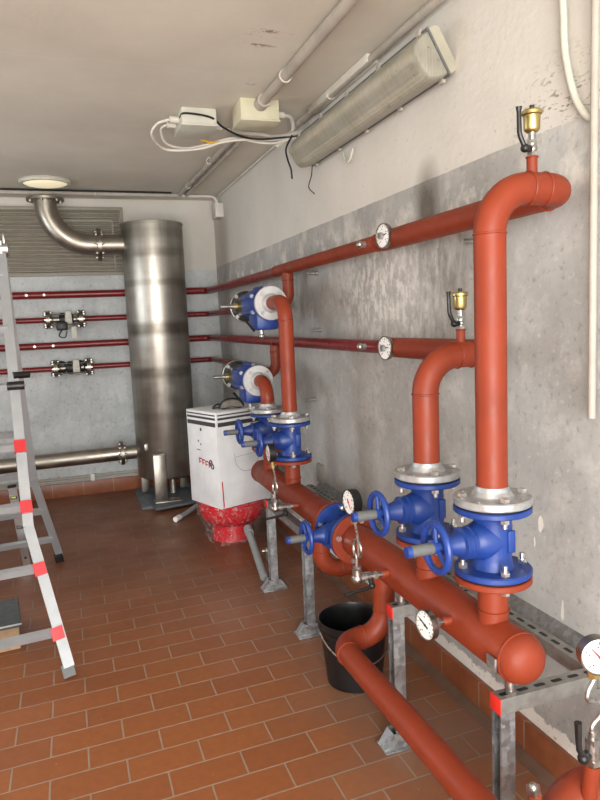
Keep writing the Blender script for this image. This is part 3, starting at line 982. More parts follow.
# ------------------------------------------------------------------ lower right branch
rp = thing('branch_pipe', 'short orange pipe across the bottom right corner with a pressure gauge on it', 'pipe', (1.2, 1.25, .32))
m = MB().sweep(fillet([(1.445, 1.25, .378), (1.065, 1.25, .378), (1.065, 1.25, .0)], .10), .066, 28)
part('pipe', m, M['orange'], rp)
part('stub', MB().cyl((1.0, 1.25, .355), (.985, 1.25, .435), .017, seg=14), M['orange'], rp)
part('plug', MB().hexa((.985, 1.25, .43), (.983, 1.25, .447), .0185).ball((.983, 1.25, .447), .012), M['zinc'], rp, True, 'zinc plug')
part('gauge_stub', MB().cyl((1.115, 1.21, .41), (1.115, 1.20, .505), .019, seg=16), M['orange'], rp)
g4 = thing('pressure_gauge', 'pressure gauge with a black levered cock at the bottom right corner', 'pressure gauge', (1.115, 1.20, .505))
x, y, z = 1.115, 1.20, .5055
part('cock', MB().hexa((x, y, z), (x, y, z + .014), .02).cyl((x, y, z + .012), (x, y, z + .058), .0165, seg=16).hexa((x, y, z + .052), (x, y, z + .068), .018).cyl((x, y, z + .066), (x, y, z + .085), .01, seg=12), M['zinc'], g4)
part('lever', MB().cyl((x - .012, y, z + .028), (x - .034, y - .008, z + .028), .011, seg=12).ball((x - .034, y - .008, z + .028), .014).sweep([(x - .034, y - .008, z + .03), (x - .048, y - .01, z + .055), (x - .05, y - .01, z + .075), (x - .052, y - .01, z + .125)], [.007, .0075, .0075, .009], 10), M['black'], g4, True, 'black lever')
pts = [(x, y, z + .08), (x, y, z + .1), (x + .03, y, z + .125), (x + .032, y, z + .15), (x - .012, y, z + .165), (x - .014, y, z + .19), (x + .002, y, z + .215), (x, y, z + .228)]
part('siphon', MB().sweep(spline(pts, 6), .006, 10), M['zinc'], g4)
part('socket', MB().hexa((x, y, z + .222), (x, y, z + .24), .014).cyl((x, y, z + .238), (x, y, z + .262), .008, seg=10), M['brass'], g4)
gauge_parts(g4, (x - .002, y - .022, z + .283), .044, (-.35, -1, .05), M['dull'], .035, 2.3, 'redink')

# ------------------------------------------------------------------ strut frames
def channel(mb, L, open_side):
    """41 mm C channel along local X, web up (+Z face is web)"""
    w, t, lip = .0225, .003, .008
    prof = [(-w, -.045), (-w, 0), (w, 0), (w, -.045), (w - lip, -.045), (w - lip, -.042), (w - t, -.042), (w - t, -t), (-w + t, -t), (-w + t, -.042), (-w + lip, -.042), (-w + lip, -.045)]
    mb.prism(prof, (L, 0, 0), (0, 0, 0), (0, 1, 0), (0, 0, 1))
    return mb

def chan_part(root, name, org, xdir, zdir, L, mat, label=None):
    xd = V(xdir).normalized(); zd = V(zdir).normalized(); yd = zd.cross(xd)
    o = link(name, channel(MB(), L, None), mat, root)
    mw = Matrix((xd, yd, zd)).transposed().to_4x4(); mw.translation = V(org)
    rm = Matrix.Translation(root.location)
    mloc = rm.inverted() @ mw
    o.matrix_local = mloc
    if label: o['label'] = label
    return o

XF = 1.058
def frame(ys, rail, label, front_rail):
    root = thing('pipe_stand', label, 'stand', (XF, sum(ys) / len(ys), 0), group='galvanised pipe stands')
    for y in ys:
        # leg: open side to -X, web to +X
        chan_part(root, 'leg', (XF + .0225, y, .004), (0, 0, 1), (1, 0, 0), .500, M['galv'])
        chan_part(root, 'cross_beam', (XF - .024, y, .5495), (1, 0, 0), (0, 0, 1), XW - XF + .02, M['slot'])
        part('end_cap', MB().box((XF - .027, y - .0235, .5035), (XF - .0235, y + .0235, .5505), .001), M['redp'], root, True, 'red plastic end cap')
        ft = MB().box((XF - .075, y - .045, 0), (XF + .075, y + .045, .006), .001)
        for s in (-1, 1):
            ft.prism([(-.075, .006), (.075, .006), (.035, .062), (-.035, .062)], (0, .004 * s, 0), org=(XF, y + s * .0245, 0))
        ft.prism([(0, 0), (.04, .0), (.0, .056)], (0, .05, 0), org=(XF + .035, y - .025, .006))
        ft.prism([(0, 0), (-.04, .0), (.0, .056)], (0, .05, 0), org=(XF - .035, y - .025, .006))
        part('foot_bracket', ft, M['galv'], root)
        sd = MB().cyl((1.082, y + .0, .549), (1.082, y, .594), .0135, seg=14).hexa((1.082, y, .549), (1.082, y, .559), .0165)
        part('clamp_stud', sd, M['zinc'], root)
    if rail:
        chan_part(root, 'rear_rail', (1.385, rail[0], .5505), (0, 1, 0), (0, 0, 1), rail[1] - rail[0], M['slot'])
        part('rear_plate', MB().prism([(0, 0), (.055, 0), (.055, .06), (0, .012)], (0, rail[1] - rail[0] - .05, 0), org=(XW - .056, rail[0] + .05, .508)), M['galv'], root)
    if front_rail:
        chan_part(root, 'front_rail', (XF, ys[0] + .023, .5490), (0, 1, 0), (0, 0, 1), ys[1] - ys[0] - .046, M['galv'])
frame((1.472, 2.115), (1.472 - .0225, 2.46), 'galvanised slotted strut stand under the near manifold, at the front right', False)
frame((3.09, 3.73), (3.0, 3.95), 'galvanised slotted strut stand under the far manifold beside the white box', True)

# ------------------------------------------------------------------ tank and its pipework
TX, TY, TR = .787, 6.20, .271
tk = thing('storage_tank', 'tall brushed stainless steel cylinder tank in the back corner', 'tank', (TX, TY, 0))
part('shell', MB().lathe([(0, .205), (.15, .212), (.235, .222), (TR - .004, .238), (TR, .25), (TR, 2.482), (TR + .005, 2.484), (TR + .005, 2.502), (TR - .004, 2.505), (TR - .006, 2.46), (0, 2.46)], (TX, TY, 0), seg=72), M['tank'], tk)
part('leg', MB().box((TX - .165, TY - .33, .055), (TX - .055, TY - .265, .475), .006), M['steel'], tk)
part('leg', MB().box((TX + .12, TY + .1, .055), (TX + .2, TY + .16, .40), .006), M['steel'], tk)
part('leg', MB().box((TX - .24, TY + .1, .055), (TX - .16, TY + .16, .40), .006), M['steel'], tk)
part('foot_plate', MB().box((TX - .17, TY - .34, .044), (TX + .06, TY - .22, .054), .002), M['steel'], tk)
part('drain_nozzle', MB().cyl((TX + .03, TY - .06, .235), (TX + .03, TY - .06, .06), .035, seg=18), M['steel'], tk)
part('lifting_lug', MB().box((TX - .22, TY - .20, .50), (TX - .18, TY - .17, .56), .006), M['steel'], tk)
# upper nozzle with the bolted joint
zt = 2.325
part('nozzle', MB().cyl((TX - TR + .02, TY, zt), (.345, TY, zt), .088, seg=28), M['steel'], tk)
part('lower_nozzle', MB().cyl((TX - TR + .02, TY + .05, .458), (.405, TY + .05, .458), .064, seg=24), M['steel'], tk)

el = thing('duct_elbow', 'polished steel elbow curving from the tank top to a flange below the ceiling', 'pipe', (-.085, TY, 2.70))
part('elbow', MB().sweep(fillet([(.305, TY, zt), (-.085, TY, zt), (-.085, TY, 2.70)], .345, 20), .091, 30), M['steel'], el)
part('top_flange', MB().lathe([(.05, 0), (.150, 0), (.153, .003), (.153, .022), (.150, .025), (.05, .025)], (-.085, TY, 2.69), seg=40), M['steel'], el)
bm_ = MB(); bolted_pair(bm_, (.325, TY, zt), (1, 0, 0), .142, .017)
part('bolted_joint', bm_, M['dull'], el)
bm_ = MB()
for k in range(6):
    a = 2 * PI * k / 6 + .3
    c = V((-.085 + .126 * math.cos(a), TY + .126 * math.sin(a), 2.69)); bm_.hexa(c - V((0, 0, .012)), c, .012)
part('flange_bolts', bm_, M['dull'], el)

lp = thing('return_pipe', 'low steel pipe running along the back wall into the tank foot', 'pipe', (-.5, TY + .05, .40))
part('pipe', MB().cyl((.375, TY + .05, .458), (XL + .02, TY + .16, .41), .066, seg=24), M['steel'], lp)
bm_ = MB(); bolted_pair(bm_, (.39, TY + .05, .458), (1, 0, 0), .11, .015)
part('bolted_joint', bm_, M['dull'], lp)
part('support_post', MB().cyl((-1.2, TY + .115, .0), (-1.2, TY + .115, .39), .02, seg=12), M['galv'], lp)

gb = thing('base_board', 'dark grey base boards lying under the steel tank', 'board', (TX, TY, 0))
part('board', MB().box((.50, 5.88, 0), (1.10, 6.62, .022), .003), M['grey'], gb)
part('board', MB().prism([(.60, 5.72), (.98, 5.80), (1.02, 6.3), (.56, 6.22)], (0, 0, .022), (0, 0, .022), (1, 0, 0), (0, 1, 0)), M['grey'], gb)

dh = thing('drain_hose', 'short grey drain tube with a white tip lying in front of the tank', 'hose', (.8, 5.5, 0))
part('tube', MB().sweep(spline([(.99, 5.70, .06), (.93, 5.62, .045), (.84, 5.52, .03), (.76, 5.43, .024)]), .019, 14), M['pvc'], dh)
part('tip', MB().cyl((.76, 5.43, .024), (.715, 5.375, .023), .0225, seg=14), M['white'], dh, True, 'white tip')

# ------------------------------------------------------------------ boxed expansion vessel
RZ = R(21)
FX, FY = .93, 4.55
bx = thing('vessel_carton', 'white cardboard carton with dark stripes standing over the red vessel', 'box', (FX, FY, .29), (0, 0, RZ))
W, Dp, Hh = .47, .40, .692
c_ = MB()
c_.box((0, 0, 0), (W, Dp, Hh), .004)
part('carton', c_, M['card'], bx, False)
def face_stripe(mb, z0, z1):
    mb.box((.012, -.0012, z0), (W, .001, z1))            # right-hand face
    mb.box((-.0012, .014, z0), (.001, Dp - .012, z1))    # left-hand face
s_ = MB()
for a, b2 in ((.018, .027), (.040, .056), (.074, .104)):
    face_stripe(s_, Hh - b2, Hh - a)
part('stripes', s_, M['stripe'], bx, False, 'dark grey printed stripes')
pf = MB()
arc = [V((.245 + .105 * math.cos(a), -.0006, .355 + .115 * math.sin(a))) for a in [PI + PI * k / 20 for k in range(21)]]
pf.sweep([V((.14, -.0006, .385))] + arc + [V((.35, -.0006, .385))], .0011, 6)
pf.sweep([V((.142, -.0006, .355)), V((.345, -.0006, .365))], .0009, 6)
part('hand_hole_crease', pf, M['stripe'], bx, False)
lg = MB()
def fmark(y0, z0, y1, z1):
    lg.box((-.0012, min(y0, y1), min(z0, z1)), (.0008, max(y0, y1), max(z0, z1)))
for k in range(4):
    y = .245 - k * .042
    fmark(y, .305 - k * .006, y + .010, .345 - k * .006); fmark(y - .028, .335 - k * .006, y + .012, .345 - k * .006); fmark(y - .02, .315 - k * .006, y + .01, .322 - k * .006)
part('red_lettering', lg, M['redink'], bx, False, 'red printed lettering')
lg2 = MB()
lg2.torus((-.0008, .098, .325), (1, 0, 0), .017, .005, 20, 6); lg2.torus((-.0008, .078, .300), (1, 0, 0), .016, .005, 20, 6)
for (y, z, a, b2) in ((.20, .545, .02, .022), (.245, .46, .014, .016), (.215, .44, .012, .012), (.23, .40, .05, .006)):
    lg2.box((-.001, y, z), (.0008, y + a, z + b2))
part('dark_print_marks', lg2, M['stripe'], bx, False)
part('torn_slit', MB().prism([(.012, .0), (.022, .02), (.016, .20), (.008, .195)], (0, .002, 0), org=(.01, -.0014, .0), u=(1, 0, 0)), M['vessel'], bx, False, 'red vessel showing in the torn slit')
# vessel
q21 = Matrix.Rotation(RZ, 3, 'Z')
vc = V((FX, FY, 0)) + q21 @ V((.225, .205, 0))
vs = thing('expansion_vessel', 'glossy red round vessel wrapped in clear film under the white carton', 'vessel', (vc.x, vc.y, 0))
part('shell', MB().lathe([(0, .095), (.10, .10), (.17, .12), (.22, .165), (.243, .22), (.245, .288), (0, .288)], (0, 0, 0), seg=44), M['vessel'], vs, False)
part('base_ring', MB().lathe([(.152, 0), (.158, .0), (.15, .125), (.144, .125)], seg=40), M['vessel'], vs, False)
fm = MB()
seg = 64
rings = []
for (r, h) in ((.262, .285), (.264, .24), (.250, .18), (.228, .13), (.20, .07), (.205, .012)):
    rings.append([fm.bm.verts.new((r * (1 + .035 * math.sin(k * 2 * PI / seg * 9 + h * 40) + random.uniform(-.02, .02)) * math.cos(2 * PI * k / seg),
                                   r * (1 + .035 * math.sin(k * 2 * PI / seg * 9 + h * 40) + random.uniform(-.02, .02)) * math.sin(2 * PI * k / seg), h + random.uniform(-.006, .006))) for k in range(seg)])
for a, b2 in zip(rings, rings[1:]):
    for k in range(seg):
        fm.bm.faces.new((a[k], a[(k + 1) % seg], b2[(k + 1) % seg], b2[k]))
part('wrapping_film', fm, M['film'], vs, False, 'crumpled clear film', sharp=60)
# corner of film trailing on the floor
tf = MB()
g = [[tf.bm.verts.new((-.12 + i * .035 - j * .01, -.17 - j * .03 - .01 * math.sin(i), .05 - j * .012 + random.uniform(0, .012))) for i in range(7)] for j in range(4)]
for j in range(3):
    for i in range(6):
        tf.bm.faces.new((g[j][i], g[j][i + 1], g[j + 1][i + 1], g[j + 1][i]))
part('film_tail', tf, M['film'], vs, False, sharp=60)
# grey pipe from the vessel
gp = thing('vessel_pipe', 'grey plastic pipe slanting down from the red vessel to the floor by the stand leg', 'pipe', (1.08, 4.1, 0))
part('pipe', MB().sweep([(1.075, 4.36, .165), (1.025, 3.83, .035)], .024, 16), M['pvc'], gp)
part('collar', MB().cyl((1.079, 4.40, .176), (1.073, 4.335, .160), .031, seg=16), M['pvc'], gp)
vt = thing('vessel_tap', 'small brass and steel tap on the floor beside the red vessel', 'tap', (1.13, 4.18, 0))
part('body', MB().cyl((1.12, 4.20, .07), (1.19, 4.18, .075), .014, seg=12).ball((1.15, 4.19, .073), .02), M['zinc'], vt)
part('nut', MB().hexa((1.185, 4.181, .075), (1.20, 4.177, .076), .02), M['brass'], vt)
part('foot', MB().cyl((1.15, 4.19, 0), (1.15, 4.19, .06), .012, seg=10), M['zinc'], vt)

# goggles on the carton
gg = thing('safety_goggles', 'safety goggles with a black strap lying on top of the white carton', 'goggles', (1.075, 4.74, .983), (0, 0, R(4)))
gg.scale = (1.1, 1.0, 1.15)
fr_ = MB()
fr_.sweep(spline([(-.085, -.03, .012), (-.06, -.052, .05), (0, -.058, .066), (.06, -.05, .05), (.085, -.028, .012), (.05, -.045, .008), (0, -.04, .016), (-.05, -.045, .008), (-.085, -.03, .012)]), .007, 8)
part('frame', fr_, M['black'], gg, False)
ln = MB()
ln.prism([(-.078, .012), (-.056, .048), (0, .063), (.056, .048), (.078, .012), (.05, .010), (0, .018), (-.05, .010)], (0, .004, 0), org=(0, -.054, 0))
part('lens', ln, M['lens'], gg, False, 'smoky clear lens')
part('shell', MB().prism([(-.08, 0), (.08, 0), (.06, .045), (0, .058), (-.06, .045)], (0, .05, 0), org=(0, -.046, .004)), M['lens'], gg, False)
part('strap', MB().sweep(spline([(-.085, -.03, .014), (-.11, .02, .008), (-.06, .075, .022), (.03, .085, .03), (.10, .04, .01), (.085, -.028, .014)]), .006, 8), M['black'], gg, False, 'black strap')

# ------------------------------------------------------------------ bucket
bk = thing('bucket', 'black plastic bucket on the floor under the drain pipe', 'bucket', (1.09, 2.60, 0))
part('body', MB().lathe([(0, .0), (.118, .0), (.122, .004), (.148, .262), (.155, .264), (.155, .29), (.149, .293), (.146, .285), (.143, .26), (.117, .010), (0, .008)], (0, 0, 0), seg=48).torus((0, 0, .255), (0, 0, 1), .15, .004, 48, 6).torus((0, 0, .225), (0, 0, 1), .146, .003, 48, 6), M['bucket'], bk, False)
hp = [(-.157 * math.cos(a), -.157 * math.sin(a) * .98, .25 - .11 * math.sin(a)) for a in [PI * k / 16 for k in range(17)]]
part('handle', MB().sweep(hp, .0035, 8), M['zinc'], bk, False, 'thin wire handle')

# ------------------------------------------------------------------ ladder
LR = R(7)
ld = thing('stepladder', 'aluminium folding ladder with red rung clips standing at the left', 'ladder', (-.114, 3.141, 0))
wv = V((-math.cos(LR), -math.sin(LR), 0)); LW = .42
def stile_pts(back):
    if not back:
        return [V((-.114, 3.141, .0)), V((-.160, 3.23, .19)), V((-.213, 3.33, .465)), V((-.252, 3.42, .66)), V((-.262, 3.575, 1.03)), V((-.280, 3.71, 1.333)), V((-.303, 4.0, 2.03))]
    return [V((-.173, 4.829, 0)), V((-.20, 4.75, .19)), V((-.235, 4.64, .42)), V((-.278, 4.53, .66)), V((-.287, 4.40, 1.03)), V((-.292, 4.28, 1.33)), V((-.303, 4.04, 2.03))]
def at_z(pts, z):
    for a, b2 in zip(pts, pts[1:]):
        if a.z <= z <= b2.z:
            t_ = (z - a.z) / (b2.z - a.z)
            return a.lerp(b2, t_)
    return pts[-1]
def bar(mb, a, b2, w, d, side):
    """rectangular bar from a to b2, w across 'side', d along the third axis"""
    a = V(a); b2 = V(b2); t_ = (b2 - a).normalized(); s = V(side); s = (s - t_ * s.dot(t_)).normalized(); n_ = t_.cross(s)
    vs_ = [[mb.bm.verts.new(p + s * (sx * w / 2) + n_ * (sy * d / 2)) for sx, sy in ((-1, -1), (1, -1), (1, 1), (-1, 1))] for p in (a, b2)]
    mb.bm.faces.new(vs_[0][::-1]); mb.bm.faces.new(vs_[1])
    for k in range(4):
        mb.bm.faces.new((vs_[0][k], vs_[0][(k + 1) % 4], vs_[1][(k + 1) % 4], vs_[1][k]))
    return mb
def mirror_pts(P, flare):
    ax = P[1]
    return [p + wv * (LW + 2 * flare * max(0, (.66 - p.z) / .66) * .13) for p in P]
for back in (False, True):
    P = [stile_pts(back)[i] for i in (0, 3, 6)]
    for Q in (P, mirror_pts(P, 1)):
        m = MB()
        for a, b2 in ((Q[0] + V((0, 0, .05)), Q[1]), (Q[1], Q[2])):
            bar(m, a, b2, .048, .03 if back else .034, (1, .12, 0))
        so = part('stile', m, M['ladder'], ld)
        d0 = (Q[1] - Q[0]).normalized()
        part('foot_cap', bar(MB(), Q[0] + V((0, 0, .002)), Q[0] + d0 * .06, .054, .04, (1, .12, 0)), M['gsleeve'] if not back else M['rubber'], so, True, 'grey rubber foot' if not back else 'black rubber foot')
    Q2 = mirror_pts(P, 1)
    zs = (.195, .475, .755, 1.035, 1.325, 1.62, 1.9) if not back else (.19, .42, .70, .98, 1.28, 1.6)
    for z in zs:
        a = at_z(P, z); b2 = at_z(Q2, z)
        off = V((0, -.004 if not back else .0, 0))
        ro = part('rung', bar(MB(), a + off, b2 + off, .03, .036, (0, 1, .35)), M['ladder'], ld)
        if not back and z < 1.1:
            for e, q_ in ((a, P), (b2, Q2)):
                dr = (at_z(q_, z + .05) - at_z(q_, z - .05)).normalized()
                part('rung_clip', bar(MB(), e - dr * .03 + V((0, -.014, -.004)), e + dr * .03 + V((0, -.014, -.004)), .054, .058, (1, .12, 0)), M['redladder'], ro, True, 'red plastic rung clip')
    if not back:
        k = at_z(P, 1.33)
        lk = MB().cyl(k + V((-.03, -.03, .0)), k + V((.05, -.03, .0)), .022, seg=14).cyl(k + V((.0, .0, .05)), k + V((.075, .03, .05)), .018, seg=12)
        part('lock_knob', lk, M['black'], ld, True, 'black locking knob')
hg = MB().cyl((-.30, 4.0, 2.02), (-.30, 4.0, 2.09), .022, seg=14).cyl((-.335, 4.02, 2.05), (-.265, 4.02, 2.05), .045, seg=20).box((-.29, 3.985, 2.06), (-.275, 4.01, 2.13), .004)
part('hinge', hg, M['zinc'], ld)
part('hinge', MB().cyl(V((-.335, 4.02, 2.05)) + wv * LW, V((-.265, 4.02, 2.05)) + wv * LW, .045, seg=20), M['zinc'], ld)

# spirit level leaning on the rear rung
sl = thing('spirit_level', 'aluminium spirit level leaning on the ladder behind its rear rung', 'spirit level', (-.394, 4.80, 0))
a = V((-.388, 4.845, .006)); b2 = V((-.424, 4.715, .585))
part('body', bar(MB(), a, b2, .05, .022, (1, 0, 0)), M['alu'], sl)
for t_, nm in ((.88, 'vial'), (.5, 'vial'), (.1, 'hang_hole')):
    c = a.lerp(b2, t_) + V((0, -.0125, -.002))
    if nm == 'vial':
        part('vial_frame', MB().box(c - V((.02, .001, .012)), c + V((.02, .004, .012)), .002), M['black'], sl, True, 'black vial frame')
        part('vial', MB().cyl(c - V((.013, .002, 0)), c + V((.013, -.002, 0)), .006, seg=10), M['vial'] if t_ > .8 else M['lens'], sl, True, 'yellow green vial' if t_ > .8 else None)
    else:
        part('hang_hole', MB().cyl(c, c + V((0, .003, 0)), .009, seg=14), M['ink'], sl)
part('end_cap', bar(MB(), b2, b2 + (b2 - a).normalized() * .012, .052, .024, (1, 0, 0)), M['black'], sl, True, 'black end cap')

# small box at the left edge
tb = thing('small_box', 'low box with a dark grey lid and worn tan sides at the left edge', 'box', (-.55, 3.69, 0), (0, 0, R(6)))
part('body', MB().box((-.30, -.17, 0), (.185, .17, .125), .006), M['tan'], tb, False)
part('lid', MB().box((-.312, -.182, .118), (.197, .182, .142), .006), M['tinlid'], tb, False, 'dark grey lid')
part('edge_strip', MB().box((-.314, -.186, .132), (.199, -.181, .140), .001), M['whiteflange'], tb, False)

# ------------------------------------------------------------------ ceiling and wall electrics
def saddle(parent, c, ax, r):
    part('clip', MB().torus(c, ax, r + .003, .004, 18, 6).box(V(c) + V((-.008, -.008, r)), V(c) + V((.008, .008, r + .03))), M['wconduit'], parent)

cd = thing('conduit', 'grey painted conduit running along the ceiling over the back wall', 'conduit', (-.5, 6.32, 2.78), group='ceiling conduits')
part('tube', MB().cyl((XL + .02, 6.28, 2.782), (1.06, 6.33, 2.782), .019, seg=16), M['conduit'], cd)
part('cable', MB().cyl((XL + .02, 6.24, 2.797), (1.0, 6.29, 2.797), .008, seg=10), M['rubber'], cd, label='dark cable alongside')
for x in (-.9, .33): saddle(cd, (x, 6.305, 2.782), (1, 0, 0), .019)
cd = thing('conduit', 'pair of grey conduits along the ceiling from the far corner to the junction boxes', 'conduit', (1.1, 5.2, 2.78), group='ceiling conduits')
for dx in (0, .062):
    part('tube', MB().sweep([(1.075 + dx, 6.30, 2.783), (1.115 + dx, 4.30, 2.783), (1.115 + dx, 3.95, 2.783)], .017, 14), M['conduit'], cd)
for y in (5.9, 5.0): saddle(cd, (1.085, y, 2.783), (0, 1, 0), .017)
cd = thing('conduit', 'thick grey conduit along the ceiling leaving the yellowed junction box towards the viewer', 'conduit', (1.1, 2, 2.77), group='ceiling conduits')
part('tube', MB().cyl((1.095, 3.64, 2.775), (1.10, -1.0, 2.775), .026, seg=18), M['conduit'], cd)
part('gland', MB().cyl((1.095, 3.66, 2.775), (1.095, 3.58, 2.775), .036, seg=16), M['conduit'], cd)
for y in (3.22, 2.0): saddle(cd, (1.097, y, 2.775), (0, 1, 0), .026)
cd = thing('conduit', 'thin conduit in the ceiling corner above the strip light', 'conduit', (1.44, 3, 2.78), group='ceiling conduits')
part('tube', MB().cyl((1.425, 4.0, 2.78), (1.43, -1.0, 2.78), .018, seg=14), M['conduit'], cd)
part('trim', MB().box((1.405, 2.95, 2.768), (1.462, 3.75, 2.806), .003), M['wconduit'], cd)
for y in (3.45, 2.2): saddle(cd, (1.426, y, 2.78), (0, 1, 0), .018)
cd = thing('conduit', 'thin conduit bending from the ceiling down to the white wall box', 'conduit', (1.3, 6.35, 2.75), group='ceiling conduits')
part('tube', MB().sweep(fillet([(1.09, 6.36, 2.785), (1.42, 6.36, 2.785), (1.435, 6.36, 2.70)], .06, 8), .014, 12), M['wconduit'], cd)
cd = thing('thin_cable', 'thin pale cable along the angle of ceiling and right wall', 'cable', (1.455, 5, 2.8))
part('strand', MB().cyl((1.456, 6.6, 2.797), (1.456, 4.0, 2.797), .009, seg=10), M['wconduit'], cd)

wbx = thing('electrical_box', 'small white electrical box high in the corner of the right wall', 'electrical box', (1.435, 6.36, 2.58))
part('body', MB().box((1.405, 6.28, 2.585), (1.4725, 6.44, 2.715), .006), M['wconduit'], wbx)
part('cover', MB().box((1.397, 6.275, 2.58), (1.406, 6.445, 2.72), .003), M['white'], wbx)

jb = thing('junction_box', 'pale grey junction box hanging open on the ceiling among loose white cables', 'junction box', (.80, 4.05, 2.72))
part('body', MB().box((.70, 3.88, 2.722), (.90, 4.16, 2.81), .008), M['jbox'], jb)
part('lid', MB().box((.695, 3.875, 2.710), (.905, 4.165, 2.724), .004), M['jbox'], jb)
for (p, d) in (((.70, 4.0, 2.77), (-.05, 0, 0)), ((.70, 4.10, 2.77), (-.05, 0, 0)), ((.90, 4.06, 2.765), (.07, .02, 0))):
    part('gland', MB().cyl(p, V(p) + V(d), .02, seg=12), M['wconduit'], jb)
jb = thing('junction_box', 'yellowed junction box on the ceiling at the end of the thick conduit', 'junction box', (1.09, 3.76, 2.70))
part('body', MB().box((.985, 3.665, 2.70), (1.205, 3.86, 2.81), .006), M['jboxy'], jb)
part('lid', MB().box((.98, 3.66, 2.69), (1.21, 3.865, 2.702), .004), M['jboxy'], jb)
part('glands', MB().cyl((1.205, 3.78, 2.765), (1.27, 3.79, 2.765), .018, seg=12), M['wconduit'], jb)

def cable(pts, r, mat, label, name='loose_cable', group='loose cables at the junction boxes'):
    solo(name, MB().sweep(spline(pts, 8), r, 10), M[mat], label, 'cable', None, group)
cable([(.65, 4.0, 2.77), (.58, 4.02, 2.745), (.56, 4.10, 2.70), (.66, 4.25, 2.665), (.86, 4.22, 2.67), (.99, 4.14, 2.695), (1.12, 4.10, 2.705), (1.25, 4.02, 2.69), (1.33, 3.86, 2.66)], .008, 'wconduit', 'thick white cable sagging in a wide loop below the pale grey junction box')
cable([(.65, 4.1, 2.77), (.62, 4.14, 2.75), (.66, 4.24, 2.70), (.78, 4.28, 2.685), (.92, 4.22, 2.70), (1.05, 4.14, 2.72), (1.18, 4.12, 2.70), (1.27, 4.0, 2.665), (1.35, 3.80, 2.65)], .007, 'wconduit', 'inner white cable looping close under the pale grey junction box')
cable([(.70, 3.93, 2.765), (.72, 3.868, 2.77), (.86, 3.866, 2.755), (.96, 3.98, 2.735), (1.08, 4.02, 2.70), (1.20, 4.0, 2.685), (1.36, 3.78, 2.655)], .006, 'black', 'thin black cable across the face of the pale grey junction box to the strip light')
cable([(.97, 4.1, 2.765), (1.10, 4.08, 2.74), (1.20, 4.02, 2.72), (1.27, 3.95, 2.69), (1.36, 3.74, 2.665)], .013, 'conduit', 'grey sheathed cable from the junction box to the strip light end')
cable([(.86, 4.18, 2.715), (.93, 4.2, 2.705), (1.0, 4.17, 2.71), (1.06, 4.14, 2.715)], .006, 'yellow', 'short yellow wire end beside the white cable loops')
cable([(1.27, 3.79, 2.765), (1.33, 3.84, 2.77), (1.37, 3.92, 2.74), (1.36, 3.98, 2.69), (1.30, 4.04, 2.66)], .011, 'wconduit', 'white cable curving out of the yellowed junction box')
cable([(1.32, 3.80, 2.66), (1.30, 3.86, 2.60), (1.32, 3.9, 2.55), (1.345, 3.92, 2.50), (1.352, 3.93, 2.47), (1.36, 3.95, 2.45)], .0055, 'black', 'dangling black cable end hanging beside the strip light', 'dangling_cable', None)
cable([(1.43, 3.78, 2.5), (1.43, 3.80, 2.44), (1.425, 3.84, 2.38), (1.435, 3.78, 2.33)], .003, 'rubber', 'thin twisted wire dangling below the far end of the strip light', 'dangling_wire', None)
cable([(1.455, 3.38, 2.47), (1.45, 3.33, 2.41), (1.45, 3.28, 2.41), (1.455, 3.25, 2.46)], .006, 'jbox', 'short grey cable loop under the strip light', 'cable_loop', None)

# strip light
fx = thing('strip_light', 'long dusty strip light with a yellowed clear cover high on the right wall', 'light', (1.37, 2.97, 2.56), (0, 0, 0))
C0 = V((1.395, 2.305, 2.572)); L_ = 1.50
nrm_ = V((-.86, 0, -.51)).normalized(); tan_ = V((nrm_.z, 0, -nrm_.x))       # outward, and along the width
def fix_prof(scale, inner):
    w = .088 * scale
    return [(-w, 0), (w, 0), (w, .012), (w * .93, .05), (w * .74, .082), (w * .4, .094), (-w * .4, .094), (-w * .74, .082), (-w * .93, .05), (-w, .012)]
def loft(secs):
    """secs: (y, scale, lift) rings of the cover profile"""
    m = MB(); rings = []
    for y_, sc_ in secs:
        rings.append([m.bm.verts.new(C0 + V((0, y_, 0)) + tan_ * (a_ * sc_) + nrm_ * (b_ * sc_)) for a_, b_ in fix_prof(1, 0)])
    for r0, r1 in zip(rings, rings[1:]):
        for k in range(len(r0)):
            m.bm.faces.new((r0[k], r0[(k + 1) % len(r0)], r1[(k + 1) % len(r0)], r1[k]))
    m.bm.faces.new(rings[0][::-1]); m.bm.faces.new(rings[-1])
    return m
tr_prof = [(-.075, -.05), (.075, -.05), (.088, -.036), (.092, -.004), (-.092, -.004), (-.088, -.036)]
body = MB().prism(tr_prof, (0, L_ - .01, 0), org=C0 + V((0, .005, 0)), u=tan_, v=nrm_)
part('tray', body, M['tray'], fx)
part('gasket', MB().prism([(-.095, -.004), (.095, -.004), (.095, .004), (-.095, .004)], (0, L_ + .004, 0), org=C0 + V((0, -.002, 0)), u=tan_, v=nrm_), M['gsleeve'], fx, True, 'grey gasket line')
part('cover', loft([(0.005, .90), (.012, .96), (.03, .99), (.06, 1.0), (L_ - .06, 1.0), (L_ - .03, .99), (L_ - .012, .96), (L_ - .005, .90)]), M['diff'], fx, True, 'yellowed ribbed clear cover', sharp=50)
for s in (-.035, .035):
    p = C0 + tan_ * s + nrm_ * .04
    part('tube', MB().cyl(p + V((0, .09, 0)), p + V((0, L_ - .09, 0)), .013, seg=14), M['tubeglass'], fx)
for k in range(5):
    for s in (-.094, .094):
        p = C0 + V((0, .06 + k * .345, 0)) + tan_ * s
        part('cover_clip', MB().box(p - V((.007, .018, .012)), p + V((.007, .018, .012)), .003), M['conduit'], fx)
br_ = MB()
for y in (2.45, 3.45):
    br_.box((1.40, y - .02, 2.56), (1.47, y + .02, 2.63), .003)
part('bracket', br_, M['galv'], fx)

